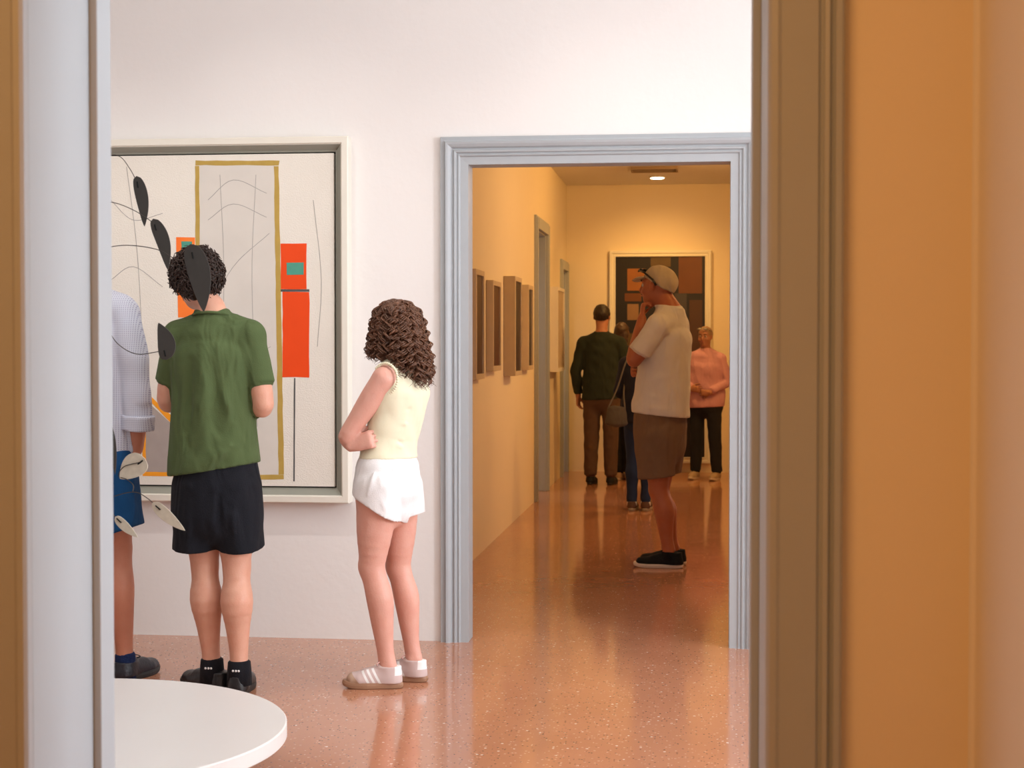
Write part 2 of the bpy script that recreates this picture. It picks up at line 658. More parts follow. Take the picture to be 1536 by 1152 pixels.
paint('painted_block', [(214, 596), (262, 640), (262, 712), (214, 712)], M_GREYP, 0.0008, 11)
paint('painted_band', [(214, 590), (222, 590), (262, 628), (262, 640)], M_AMBER, 0.0012, 12)
paint('painted_band', [(214, 708), (262, 708), (262, 714), (214, 714)], M_AMBER, 0.0013, 13)
paint('painted_band', [(214, 592), (219, 597), (219, 708), (214, 708)], M_AMBER, 0.0014, 14)
paint('painted_band', [(441, 567), (443, 567), (442, 722), (440, 722)], M_LINE, 0.0010, 15, 0.0005)


def pencil(pix, m=M_LINE2, r=0.0016):
    mb = MB()
    mb.tube(catmull([at(px, py, YC) for px, py in pix], 6), r, 5)
    return mb.build('pencil_line', m, cv, origin=PO)


# plain pencil arcs and straight strokes
pencil([(312, 300), (350, 270), (400, 290)])
pencil([(312, 330), (350, 306), (400, 326)])
pencil([(312, 470), (350, 400), (404, 350)])
pencil([(330, 262), (336, 420), (330, 600)])
pencil([(384, 262), (378, 420), (386, 640)])
pencil([(312, 520), (350, 548), (406, 520)])
pencil([(166, 300), (200, 330), (244, 320)])
pencil([(166, 420), (200, 400), (244, 430)])
pencil([(190, 250), (206, 380), (216, 560)])
pencil([(470, 300), (482, 420), (476, 520)])

# ------------------------------------------------------------------ round plinth
PLC = fl(400, 1100)
PC = Vector((-2.016, 4.77, 0))
PR = 0.735
M_PLINTH = mat('white_plinth_lacquer', (0.76, 0.75, 0.735), 0.35, 0.45, noise=0.03, nscale=4)
pl = empty('round_plinth', PC, 'low round white display plinth on the terrazzo floor below the mobile', 'plinth')


def disc(r, z0, z1, bev=0.004, n=128):
    mb = MB()
    rings = [(r - bev, z0), (r, z0 + bev), (r, z1 - bev), (r - bev, z1)]
    for (rr, z) in rings:
        for k in range(n):
            a = 2 * PI * k / n
            mb.v.append((rr * math.cos(a), rr * math.sin(a), z))
    for i in range(3):
        for k in range(n):
            k2 = (k + 1) % n
            mb.f.append((i * n + k, i * n + k2, (i + 1) * n + k2, (i + 1) * n + k))
    mb.f.append(tuple(range(n))[::-1])
    mb.f.append(tuple(range(3 * n, 4 * n)))
    return mb


disc(PR, 0.150, 0.20).build('top', M_PLINTH, pl)
disc(PR - 0.14, 0.0, 0.150).build('base', M_PLINTH, pl)

# ------------------------------------------------------------------ hanging mobile (plain leaf plates on wires)
M_DARKLEAF = mat('dark_grey_metal_plate', (0.045, 0.045, 0.042), 0.55, 0.4, noise=0.2, nscale=20)
M_PALELEAF = mat('speckled_pale_metal_plate', (0.66, 0.63, 0.52), 0.5, 0.4, noise=0.35, nscale=60)
M_WIRE = mat('dark_steel_wire', (0.05, 0.045, 0.04), 0.45, 0.5, metal=0.6)
YM = 4.85
mob_top = at(96, 205, YM)
mob = empty('hanging_mobile', (mob_top.x, YM, mob_top.z), 'hanging mobile of dark and pale leaf shaped plates on thin wires above the white plinth', 'mobile')
MO = mob.location.copy()
b = MB()
b.tube([Vector((mob_top.x, YM, 3.7)), Vector((mob_top.x, YM, mob_top.z))], 0.0015, 6)
b.build('hanging_wire', M_WIRE, mob, origin=MO, smooth=True)


def wire(pix):
    mb = MB()
    mb.tube(catmull([at(px, py, Y) for px, py, Y in pix], 7), 0.0014, 6)
    mb.build('wire', M_WIRE, mob, origin=MO, smooth=True)


def leaf(tip0, tip1, wid, Y, m, skew=0.35, tilt=0.0, bulge=0.5, name='leaf_plate'):
    """plain leaf: blunt at tip0, pointed at tip1, given in pixels, cut from 3 mm sheet"""
    p0 = at(tip0[0], tip0[1], Y)
    p1 = at(tip1[0], tip1[1], Y + tilt)
    ax = p1 - p0
    L = ax.length
    a = ax.normalized()
    n = Vector((0, -1, 0))
    n = (n - a * n.dot(a)).normalized()
    sd = a.cross(n)
    w = wid / 2400 * Y
    out = []
    N = 22
    for sgn in (1, -1):
        rng = range(N + 1) if sgn == 1 else range(N - 1, 0, -1)
        for k in rng:
            t = k / N
            prof = (t ** 0.45) * ((1 - t) ** 0.85) * 1.75
            c = sd * (math.sin(PI * t) * w * skew * 0.5)
            out.append(p0 + a * (L * t) + sd * (sgn * prof * w * 0.5) + c)
    mb = MB()
    mb.prism(out, n * 0.003)
    o = mb.build(name, m, mob, origin=MO, bevel=0.0006)
    # rivet where the wire is fixed
    rb = MB()
    q = p0 + a * (L * 0.16)
    rb.tube([q + a * (-0.008) + n * 0.004, q + a * 0.012 + n * 0.005], 0.0022, 6)
    rb.build('rivet', M_GAP, o, origin=MO)
    return o


leaf((205, 264), (217, 340), 27, YM + 0.10, M_DARKLEAF, -0.25)
leaf((230, 328), (252, 405), 30, YM + 0.05, M_DARKLEAF, -0.35)
leaf((286, 366), (306, 468), 48, YM - 0.02, M_DARKLEAF, -0.2)
leaf((250, 540), (238, 484), 38, YM - 0.05, M_DARKLEAF, 0.3)
leaf((164, 634), (173, 712), 15, YM + 0.12, M_DARKLEAF, -0.2)
leaf((218, 688), (180, 718), 50, YM - 0.10, M_PALELEAF, 0.1)
leaf((229, 754), (278, 796), 25, YM - 0.15, M_PALELEAF, 0.1)
leaf((173, 775), (207, 806), 20, YM - 0.05, M_PALELEAF, 0.1)
hub = (96, 205, YM)
wire([hub, (120, 250, YM), (150, 234, YM + .05), (178, 234, YM + .08), (194, 252, YM + .10), (206, 274, YM + .10)])
wire([hub, (98, 320, YM), (130, 308, YM), (165, 303, YM + .03), (200, 315, YM + .05), (233, 336, YM + .05)])
wire([(98, 318, YM), (100, 400, YM), (140, 378, YM), (185, 368, YM), (235, 374, YM - .01), (268, 390, YM - .02), (290, 378, YM - .02)])
wire([(100, 400, YM), (106, 470, YM), (150, 480, YM), (176, 515, YM - .02), (205, 531, YM - .04), (240, 527, YM - .05)])
wire([(106, 468, YM), (110, 600, YM), (140, 622, YM + .10), (166, 645, YM + .12)])
wire([(110, 600, YM), (112, 760, YM), (140, 762, YM - .08), (165, 747, YM - .12), (200, 738, YM - .15), (222, 748, YM - .15), (236, 762, YM - .15)])
wire([(112, 758, YM), (128, 745, YM), (150, 755, YM - .05), (164, 766, YM - .05), (177, 780, YM - .05)])
wire([(199, 738, YM - .15), (200, 728, YM - .13), (190, 719, YM - .11), (178, 714, YM - .10), (186, 700, YM - .105), (212, 693, YM - .103)])

# ------------------------------------------------------------------ pictures in the far room
M_OAK = mat('pale_wooden_box_frame', (0.62, 0.50, 0.36), 0.5, 0.35, noise=0.15, nscale=12)
M_WFR = mat('white_box_frame', (0.80, 0.77, 0.72), 0.5, 0.35)
darks = [((0.03, 0.018, 0.012), (0.10, 0.04, 0.02)), ((0.04, 0.02, 0.015), (0.13, 0.04, 0.02)), ((0.02, 0.022, 0.025), (0.05, 0.025, 0.02)), ((0.025, 0.035, 0.045), (0.06, 0.04, 0.03)), ((0.55, 0.42, 0.28), (0.45, 0.34, 0.24))]
spec = [((705, 403), 570, 714, 727, 'small dark picture in a pale box frame, nearest the doorway in the far room'),
        ((729, 420), 557, 740, 752, 'small brown picture in a slim pale box frame, second from the doorway'),
        ((755, 414), 564, 773, 783, 'dark picture in the deepest pale box frame on the far left wall'),
        ((783, 427), 555, 793, 800, 'blue-grey picture in a pale box frame just before the side doorway'),
        ((823, 430), 558, 837, 847, 'pale picture in a white box frame between the two side doorways')]
for i, ((px, py), pyb, pxs, pxe, lab) in enumerate(spec):
    top = atx(px, py, XL)
    y0 = top.y
    zt = top.z
    zb = atx(px, pyb, XL).z
    d_ = ray(pxs, 480)
    xd = d_.x * (y0 / d_.y)
    dep = min(0.11, max(0.04, xd - XL))
    d_ = ray(pxe, 480)
    y1 = (XL + dep) / d_.x * d_.y
    r = empty('picture', (XL, (y0 + y1) / 2, zb), lab, 'picture', 'box framed pictures on the left wall of the far room')
    b = MB()
    fw = 0.035
    for (a0, a1, c0, c1) in ((y0, y0 + fw, zb, zt), (y1 - fw, y1, zb, zt), (y0 + fw, y1 - fw, zb, zb + fw), (y0 + fw, y1 - fw, zt - fw, zt)):
        b.box(XL + 0.001, XL + dep, a0, a1, c0, c1)
    b.build('frame', M_WFR if i == 4 else M_OAK, r, origin=r.location, bevel=0.002)
    b = MB()
    b.box(XL + 0.002, XL + dep - 0.012, y0 + fw - 0.002, y1 - fw + 0.002, zb + fw - 0.002, zt - fw + 0.002)
    c1, c2 = darks[i]
    b.build('picture_panel', mat('picture_paint_%d' % i, c1, 0.35, 0.5, noise=0.5, nscale=9, col2=c2), r, origin=r.location)

# tall dark painting on the end wall
q0, q1 = at(914, 376, YE - 0.05), at(1067, 376, YE - 0.05)
fz0, fz1 = 0.10, q0.z
r = empty('framed_painting', ((q0.x + q1.x) / 2, YE, fz0), 'tall dark brown abstract painting in cream frame on the far end wall', 'painting')
RO = r.location.copy()
b = MB()
frame_ring(b, q0.x, q1.x, fz0, fz1, [(0, 0), (0, 0.05), (0.006, 0.056), (0.03, 0.056), (0.036, 0.045), (0.052, 0.045), (0.058, 0.052), (0.066, 0.050), (0.068, 0.02)], YE)
b.build('frame', M_FRAME, r, origin=RO)
b = MB()
ex0, ex1 = q0.x + 0.06, q1.x - 0.06
b.box(ex0, ex1, YE - 0.03, YE - 0.004, fz0 + 0.06, fz1 - 0.06)
M_DK = mat('near_black_brown_paint', (0.022, 0.020, 0.022), 0.3, 0.5, noise=0.4, nscale=5)
cv2 = b.build('canvas', M_DK, r, origin=RO)


def patch(px0, py0, px1, py1, m, l=0.001):
    a, c = at(px0, py0, YE - 0.03), at(px1, py1, YE - 0.03)
    mb = MB()
    mb.box(a.x, c.x, YE - 0.03 - l, YE - 0.0299, c.z, a.z)
    mb.build('painted_patch', m, cv2, origin=RO)


M_P1 = mat('rust_brown_paint', (0.16, 0.055, 0.018), 0.35, 0.5, noise=0.3, nscale=6)
M_P2 = mat('olive_brown_paint', (0.12, 0.075, 0.03), 0.35, 0.5, noise=0.3, nscale=6)
M_P3 = mat('brown_orange_paint', (0.33, 0.12, 0.03), 0.35, 0.5, noise=0.3, nscale=6)
M_P4 = mat('beige_brown_paint', (0.30, 0.17, 0.09), 0.35, 0.5, noise=0.3, nscale=6)
patch(1018, 383, 1053, 440, M_P1)
patch(976, 382, 1006, 400, M_P2)
patch(941, 403, 968, 436, M_P3)
patch(937, 440, 962, 452, M_P1, 0.002)
patch(941, 456, 958, 480, M_P4)
patch(1012, 440, 1030, 500, mat('dark_grey_paint', (0.05, 0.045, 0.05), 0.35, 0.5))
patch(1034, 450, 1053, 540, mat('dark_umber_paint', (0.07, 0.03, 0.015), 0.35, 0.5))
patch(940, 500, 975, 560, M_P2, 0.002)
patch(985, 560, 1030, 640, M_P1)

# recessed downlight and ceiling grille
M_EMIT = bpy.data.materials.new('lamp_glow')
M_EMIT.use_nodes = True
bb = M_EMIT.node_tree.nodes['Principled BSDF']
bb.inputs['Emission Color'].default_value = (1.0, 0.86, 0.62, 1)
bb.inputs['Emission Strength'].default_value = 12
lp = fl(986, 265, 3.12)
dl = empty('downlight', lp, 'small round recessed downlight glowing in the far room ceiling', 'ceiling light')
disc(0.085, -0.014, -0.002, 0.003, 32).build('bezel', M_WFR, dl)
disc(0.068, -0.020, -0.004, 0.003, 32).build('lamp', M_EMIT, dl)
g0, g1 = fl(946, 252, 3.12), fl(1017, 252, 3.12)
gc = (g0 + g1) / 2
gr = empty('ceiling_grille', gc, 'brown rectangular ceiling grille just before the round downlight', 'ceiling grille')
M_GRL = mat('brown_metal_grille', (0.22, 0.15, 0.10), 0.5, 0.4)
hw = (g1.x - g0.x) / 2
b = MB()
for (x0, x1, y0, y1) in ((-hw, hw, -.16, -.14), (-hw, hw, .14, .16), (-hw, -hw + .02, -.14, .14), (hw - .02, hw, -.14, .14)):
    b.box(x0, x1, y0, y1, -0.03, -0.001)
b.build('frame', M_GRL, gr, bevel=0.002)
b = MB()
for k in range(9):
    y = -0.125 + k * 0.031
    b.box(-hw + .018, hw - .018, y - 0.004, y + 0.004, -0.026, -0.006)
b.build('slats', M_GRL, gr)
#@@PEOPLE@@

# ------------------------------------------------------------------ people: implicit surfaces turned into meshes
class Field:
    def __init__(s, lo, hi, h):
        s.h = h
        s.lo = np.array(lo, np.float32)
        n = np.ceil((np.array(hi) - np.array(lo)) / h).astype(int) + 1
        s.ax = [(s.lo[i] + np.arange(n[i]) * h).astype(np.float32) for i in range(3)]
        s.F = np.full(tuple(n), 1.0, np.float32)

    def clone(s):
        o = Field.__new__(Field)
        o.h, o.lo, o.ax = s.h, s.lo, s.ax
        o.F = np.full(s.F.shape, 1.0, np.float32)
        return o

    def window(s, lo, hi):
        sl = []
        for i in range(3):
            a = max(0, int((lo[i] - s.lo[i]) / s.h))
            b = min(s.F.shape[i], int((hi[i] - s.lo[i]) / s.h) + 2)
            if b <= a:
                return None, None
            sl.append(slice(a, b))
        g = (s.ax[0][sl[0]][:, None, None], s.ax[1][sl[1]][None, :, None], s.ax[2][sl[2]][None, None, :])
        return tuple(sl), g

    def put(s, sl, d, k, mode):
        A = s.F[sl]
        if mode == 'sub':
            d = -d
            hh = np.clip(0.5 - 0.5 * (A - d) / k, 0, 1) if k > 0 else None
            if k > 0:
                s.F[sl] = A * (1 - hh) + d * hh + k * hh * (1 - hh)
            else:
                s.F[sl] = np.maximum(A, d)
            return
        if k > 0:
            hh = np.clip(0.5 + 0.5 * (A - d) / k, 0, 1)
            s.F[sl] = A * (1 - hh) + d * hh - k * hh * (1 - hh)
        else:
            s.F[sl] = np.minimum(A, d)

    def sweep(s, pts, rad, side=(1, 0, 0), k=0.02, flat0=False, flat1=False, mode='add', cap=1.0):
        """rad: list of r or (a, b): a along the side vector, b across it"""
        P = [Vector(p) for p in pts]
        R = [(r, r) if not hasattr(r, '__len__') else tuple(r) for r in rad]
        mr = max(max(r) for r in R) + max(k, 0.0) + 0.03
        lo = [min(p[i] for p in P) - mr for i in range(3)]
        hi = [max(p[i] for p in P) + mr for i in range(3)]
        sl, g = s.window(lo, hi)
        if sl is None:
            return
        side = Vector(side)
        best = None
        n = len(P) - 1
        for i in range(n):
            a, c = P[i], P[i + 1]
            ax = c - a
            L = max(ax.length, 1e-6)
            t_ = ax / L
            u_ = side - t_ * side.dot(t_)
            if u_.length < 1e-4:
                u_ = t_.orthogonal()
            u_.normalize()
            w_ = t_.cross(u_)
            x, y, z = g[0] - a.x, g[1] - a.y, g[2] - a.z
            tt = x * t_.x + y * t_.y + z * t_.z
            tr = tt / L
            tc = np.clip(tr, 0, 1)
            uu = x * u_.x + y * u_.y + z * u_.z
            ww = x * w_.x + y * w_.y + z * w_.z
            ra = R[i][0] + (R[i + 1][0] - R[i][0]) * tc
            rb = R[i][1] + (R[i + 1][1] - R[i][1]) * tc
            ov = tt - tc * L
            f0 = flat0 and i == 0
            f1 = flat1 and i == n - 1
            rc = np.minimum(ra, rb) * cap
            ovr = ov
            if f0:
                ovr = np.maximum(ovr, 0)
            if f1:
                ovr = np.minimum(ovr, 0)
            q1 = np.sqrt((uu / ra) ** 2 + (ww / rb) ** 2 + (ovr / rc) ** 2) + 1e-9
            q2 = np.sqrt((uu / ra ** 2) ** 2 + (ww / rb ** 2) ** 2 + (ovr / rc ** 2) ** 2) + 1e-9
            d = q1 * (q1 - 1) / q2
            d = np.maximum(d, -np.minimum(ra, rb))
            if f0:
                d = np.maximum(d, -tt)
            if f1:
                d = np.maximum(d, tt - L)
            best = d if best is None else np.minimum(best, d)
        s.put(sl, best.astype(np.float32), k, mode)

    def ell(s, c, fr, r, k=0.02, mode='add'):
        c = Vector(c)
        mr = max(r) + k + 0.03
        sl, g = s.window([c[i] - mr for i in range(3)], [c[i] + mr for i in range(3)])
        if sl is None:
            return
        x, y, z = g[0] - c.x, g[1] - c.y, g[2] - c.z
        L = [x * v.x + y * v.y + z * v.z for v in fr]
        q1 = np.sqrt(sum((L[i] / r[i]) ** 2 for i in range(3))) + 1e-9
        q2 = np.sqrt(sum((L[i] / r[i] ** 2) ** 2 for i in range(3))) + 1e-9
        s.put(sl, (q1 * (q1 - 1) / q2).astype(np.float32), k, mode)

    def fold(s, a, c=None, w=.01, amp=.01):
        """ridge (amp>0) or crease (amp<0) along a-c"""
        P = [Vector(a), Vector(c)] if c is not None else [Vector(p) for p in a]
        mr = w * 3
        sl, g = s.window([min(p[i] for p in P) - mr for i in range(3)], [max(p[i] for p in P) + mr for i in range(3)])
        if sl is None:
            return
        best = None
        n = len(P) - 1
        for j in range(n):
            a, c = P[j], P[j + 1]
            ax = c - a
            L2 = max(ax.length_squared, 1e-9)
            x, y, z = g[0] - a.x, g[1] - a.y, g[2] - a.z
            t = np.clip((x * ax.x + y * ax.y + z * ax.z) / L2, 0, 1)
            d2 = (x - t * ax.x) ** 2 + (y - t * ax.y) ** 2 + (z - t * ax.z) ** 2
            tg = (t + j) / n
            if best is None:
                best, bt = d2, tg
            else:
                bt = np.where(d2 < best, tg, bt)
                best = np.minimum(best, d2)
        s.F[sl] -= amp * np.exp(-best / (w * w)) * (0.25 + 0.75 * np.sin(PI * np.clip(bt, 0.04, 0.96)))

    def creases(s, A, list_, cx, hw, dep, sc):
        """folds given in photo pixels, laid on the side of the cloth that faces the camera"""
        for (a, c, w, am) in list_:
            P = []
            for k in range(6):
                t = k / 5
                px, py = a[0] + (c[0] - a[0]) * t, a[1] + (c[1] - a[1]) * t
                py += 2.5 * math.sin(t * PI)
                xo = min(.97, abs((px - cx) / sc / hw))
                P.append(A(px, py, -dep * math.sqrt(1 - xo * xo)))
            s.fold(P, None, w, am)

    def rumple(s, amp, wl, seed=0, aniso=(1, 1, 1), lo=None, hi=None):
        """gentle cloth undulation from a few random waves"""
        rs = np.random.RandomState(seed)
        sl, g = s.window(lo if lo is not None else s.lo, hi if hi is not None else [a[-1] for a in s.ax])
        acc = 0
        for i in range(7):
            v = rs.normal(size=3) * np.array(aniso)
            v = v / np.linalg.norm(v) * 2 * PI / (wl * rs.uniform(0.6, 1.6))
            acc = acc + np.sin(g[0] * v[0] + g[1] * v[1] + g[2] * v[2] + rs.uniform(0, 6.28) + 1.3 * np.sin(g[2] * 9 + g[0] * 7 + i))
        s.F[sl] -= (acc / 7 * amp * 1.6).astype(np.float32)

    def cut(s, p, n, k=0.0):
        """keep the side the normal points away from"""
        p, n = Vector(p), Vector(n).normalized()
        d = (s.ax[0][:, None, None] - p.x) * n.x + (s.ax[1][None, :, None] - p.y) * n.y + (s.ax[2][None, None, :] - p.z) * n.z
        s.F = np.maximum(s.F, d.astype(np.float32))

    def wrap(s, body, th=0.006, reach=0.03):
        """cloth never sinks below the body under it"""
        s.F = np.minimum(s.F, np.maximum(body.F - th, s.F - reach))

    def mesh(s):
        F = s.F
        I = F < 0
        idx = np.argwhere(I)
        if len(idx) == 0:
            return np.zeros((0, 3)), np.zeros((0, 4), int)
        a = np.maximum(idx.min(0) - 2, 0)
        c = np.minimum(idx.max(0) + 3, F.shape)
        F = F[a[0]:c[0], a[1]:c[1], a[2]:c[2]].astype(np.float64)
        F = np.pad(F, 1, constant_values=1.0)
        I = F < 0
        org = s.lo + (a - 1) * s.h
        nx, ny, nz = F.shape
        cs = np.zeros((nx - 1, ny - 1, nz - 1), np.int8)
        for i in (0, 1):
            for j in (0, 1):
                for k in (0, 1):
                    cs += I[i:nx - 1 + i, j:ny - 1 + j, k:nz - 1 + k]
        act = (cs > 0) & (cs < 8)
        cells = np.argwhere(act)
        vid = np.full(act.shape, -1, np.int64)
        vid[act] = np.arange(len(cells))
        acc = np.zeros((len(cells), 3))
        cnt = np.zeros(len(cells))
        ci, cj, ck = cells.T
        E = []
        for axn in range(3):
            o = [i for i in range(3) if i != axn]
            for u in (0, 1):
                for v in (0, 1):
                    p = [0, 0, 0]
                    p[o[0]] = u
                    p[o[1]] = v
                    q = list(p)
                    q[axn] = 1
                    E.append((p, q, axn))
        for p, q, axn in E:
            f0 = F[ci + p[0], cj + p[1], ck + p[2]]
            f1 = F[ci + q[0], cj + q[1], ck + q[2]]
            m = (f0 < 0) != (f1 < 0)
            t = np.zeros_like(f0)
            t[m] = f0[m] / (f0[m] - f1[m])
            pos = np.array(p, float)[None, :].repeat(len(cells), 0)
            pos[:, axn] += t
            acc[m] += pos[m]
            cnt[m] += 1
        V = (cells + acc / cnt[:, None]) * s.h + org
        Q = []
        for axn in range(3):
            o = [(1, 2), (2, 0), (0, 1)][axn]
            sl0 = [slice(1, -1)] * 3
            sl0[axn] = slice(0, -1)
            sl1 = [slice(1, -1)] * 3
            sl1[axn] = slice(1, None)
            A = I[tuple(sl0)]
            B = I[tuple(sl1)]
            ch = np.argwhere(A != B)
            inside_first = A[tuple(ch.T)]
            base = ch.copy()
            for i in range(3):
                if i != axn:
                    base[:, i] += 1
            def cell(du, dv):
                c_ = base.copy()
                c_[:, o[0]] -= du
                c_[:, o[1]] -= dv
                return vid[c_[:, 0], c_[:, 1], c_[:, 2]]
            q = np.stack([cell(1, 1), cell(0, 1), cell(0, 0), cell(1, 0)], 1)
            q[~inside_first] = q[~inside_first][:, ::-1]
            Q.append(q)
        return V, np.concatenate(Q)

    def build(s, name, m, parent, smooth=1, extra=None):
        V, Q = s.mesh()
        if len(V) == 0:
            raise RuntimeError('empty ' + name)
        lab = np.arange(len(V))
        for _ in range(400):
            mn_ = lab[Q].min(1)
            new = lab.copy()
            for i in range(4):
                np.minimum.at(new, Q[:, i], mn_)
            new = new[new]
            new = new[new]
            if (new == lab).all():
                break
            lab = new
        cnt = np.bincount(lab, minlength=len(V))
        keep = cnt[lab] >= cnt.max() * .03
        if not keep.all():
            Q = Q[keep[Q].all(1)]
            idx = np.cumsum(keep) - 1
            V = V[keep]
            Q = idx[Q]
        # light Laplacian smoothing
        if len(V) and smooth:
            for _ in range(smooth):
                acc = np.zeros_like(V)
                c = np.zeros(len(V))
                for i in range(4):
                    a, b_ = Q[:, i], Q[:, (i + 1) % 4]
                    np.add.at(acc, a, V[b_])
                    np.add.at(acc, b_, V[a])
                    np.add.at(c, a, 1)
                    np.add.at(c, b_, 1)
                V = V * 0.5 + 0.5 * acc / np.maximum(c, 1)[:, None]
        org = np.array(parent_world(parent)) if parent else np.zeros(3)
        V = V - org
        if extra is not None:
            ev = np.array(extra.v) - org
            fs = [tuple(q) for q in Q.tolist()] + [tuple(i + len(V) for i in f) for f in extra.f]
            V = np.concatenate([V, ev])
        else:
            fs = Q.tolist()
        me = bpy.data.meshes.new(name)
        me.from_pydata(V.tolist(), [], fs)
        me.update()
        me.polygons.foreach_set('use_smooth', [True] * len(me.polygons))
        me.materials.append(m)
        o = bpy.data.objects.new(name, me)
        COL.objects.link(o)
        o.parent = parent
        return o


def parent_world(p):
    v = Vector((0, 0, 0))
    while p is not None:
        v += p.location
        p = p.parent
    return v


def part(mb, name, m, parent, smooth=True):
    o = mb.build(name, m, parent, smooth=smooth, origin=parent_world(parent))
    return o


def head(F, c, fwd, up, s=1.0):
    c, f, u = Vector(c), Vector(fwd).normalized(), Vector(up).normalized()
    r = f.cross(u).normalized()
    u = r.cross(f).normalized()
    fr = (r, f, u)
    E = lambda p, q: c + r * (p[0] * s) + f * (p[1] * s) + u * (p[2] * s)
    F.ell(E((0, -.012, .035), 0), fr, (.073 * s, .094 * s, .083 * s), 0.02)
    F.ell(E((0, .022, -.030), 0), fr, (.060 * s, .066 * s, .080 * s), 0.03)
    F.ell(E((0, .050, -.085), 0), fr, (.030 * s, .028 * s, .024 * s), 0.03)
    for q in (-1, 1):
        F.ell(E((q * .032, .098, .006), 0), fr, (.017 * s, .014 * s, .012 * s), 0.016, 'sub')
        F.ell(E((q * .045, .060, -.030), 0), fr, (.02 * s, .02 * s, .02 * s), 0.02)
        F.sweep([E((q * .014, .086, .026), 0), E((q * .046, .076, .026), 0)], [.007 * s, .006 * s], r, 0.012)
        F.ell(E((q * .076, -.002, -.004), 0), fr, (.010 * s, .019 * s, .031 * s), 0.006)
        F.ell(E((q * .086, .004, -.002), 0), fr, (.006 * s, .010 * s, .017 * s), 0.004, 'sub')
    F.sweep([E((0, .086, .014), 0), E((0, .106, -.022), 0), E((0, .098, -.032), 0)], [.008 * s, .012 * s, .012 * s], r, 0.010)
    F.sweep([E((-.020, .080, -.056), 0), E((0, .088, -.055), 0), E((.020, .080, -.056), 0)], [.005 * s, .008 * s, .005 * s], r, 0.008)
    return E


def face_parts(E, root, s=1.0, brow=(0.10, 0.06, 0.04), f=None):
    for q in (-1, 1):
        b = MB()
        b.ball(E((q * .031, .0735, .006), 0), .0125 * s, 10, 8)
        ey = part(b, 'eye', mat('eye_white', (0.50, 0.47, 0.44), 0.2, 0.5), root)
        b = MB()
        b.ball(E((q * .031, .0812, .005), 0), .0068 * s, 10, 6)
        part(b, 'iris', mat('dark_iris', (0.05, 0.03, 0.02), 0.2, 0.5), ey)
        b = MB()
        b.tube([E((q * .014, .092, .028), 0), E((q * .030, .091, .034), 0), E((q * .048, .080, .028), 0)], [.003 * s, .004 * s, .002 * s], 6)
        part(b, 'eyebrow', mat('brow_%d' % int(brow[0] * 1000), brow, 0.8), root)
    b = MB()
    b.tube([E((-.022, .082, -.056), 0), E((-.008, .0935, -.053), 0), E((.008, .0935, -.053), 0), E((.022, .082, -.056), 0)], [.002 * s, .005 * s, .005 * s, .002 * s], 8)
    part(b, 'lips', mat('lip_skin', (0.42, 0.13, 0.10), 0.45), root)


def hand(F, wr, d, nrm, thumb, curl=0.5, s=1.0, spread=0.0):
    """wr wrist, d direction of the palm, nrm the way the fingers curl, thumb = direction of the thumb side"""
    wr, d, nrm = Vector(wr), Vector(d).normalized(), Vector(nrm)
    nrm = (nrm - d * nrm.dot(d)).normalized()
    sd = d.cross(nrm).normalized()
    if sd.dot(Vector(thumb)) < 0:
        sd = -sd
    pe = wr + d * (.088 * s)
    F.sweep([wr - d * .01, wr + d * .03 * s, pe], [(.026 * s, .018 * s), (.036 * s, .016 * s), (.041 * s, .013 * s)], sd, 0.012)
    for i, (off, L) in enumerate(((.031, .070), (.0105, .079), (-.0105, .073), (-.031, .058))):
        p = pe + sd * (off * s) - d * (.006 + (0.008 if i == 3 else 0)) * s
        pts = [p]
        a = 0
        for j, fr in enumerate((.45, .31, .24)):
            a += curl * (1.0, 1.15, .8)[j]
            dd = d * math.cos(a) + nrm * math.sin(a) + sd * (off * spread * 6)
            pts.append(pts[-1] + dd.normalized() * (L * fr * s))
        F.sweep(pts, [.0092 * s, .0086 * s, .0080 * s, .0066 * s], sd, 0.0035)
    tb = wr + d * .025 * s + sd * .030 * s + nrm * .004
    t1 = tb + (d * .62 + sd * .62 + nrm * .3).normalized() * .036 * s
    t2 = t1 + (d * .85 + sd * .25 + nrm * (.3 + curl * .4)).normalized() * .030 * s
    t3 = t2 + (d * .9 - sd * .05 + nrm * (.3 + curl * .6)).normalized() * .024 * s
    F.sweep([tb, t1, t2, t3], [.016 * s, .0115 * s, .0098 * s, .0075 * s], sd, 0.008)


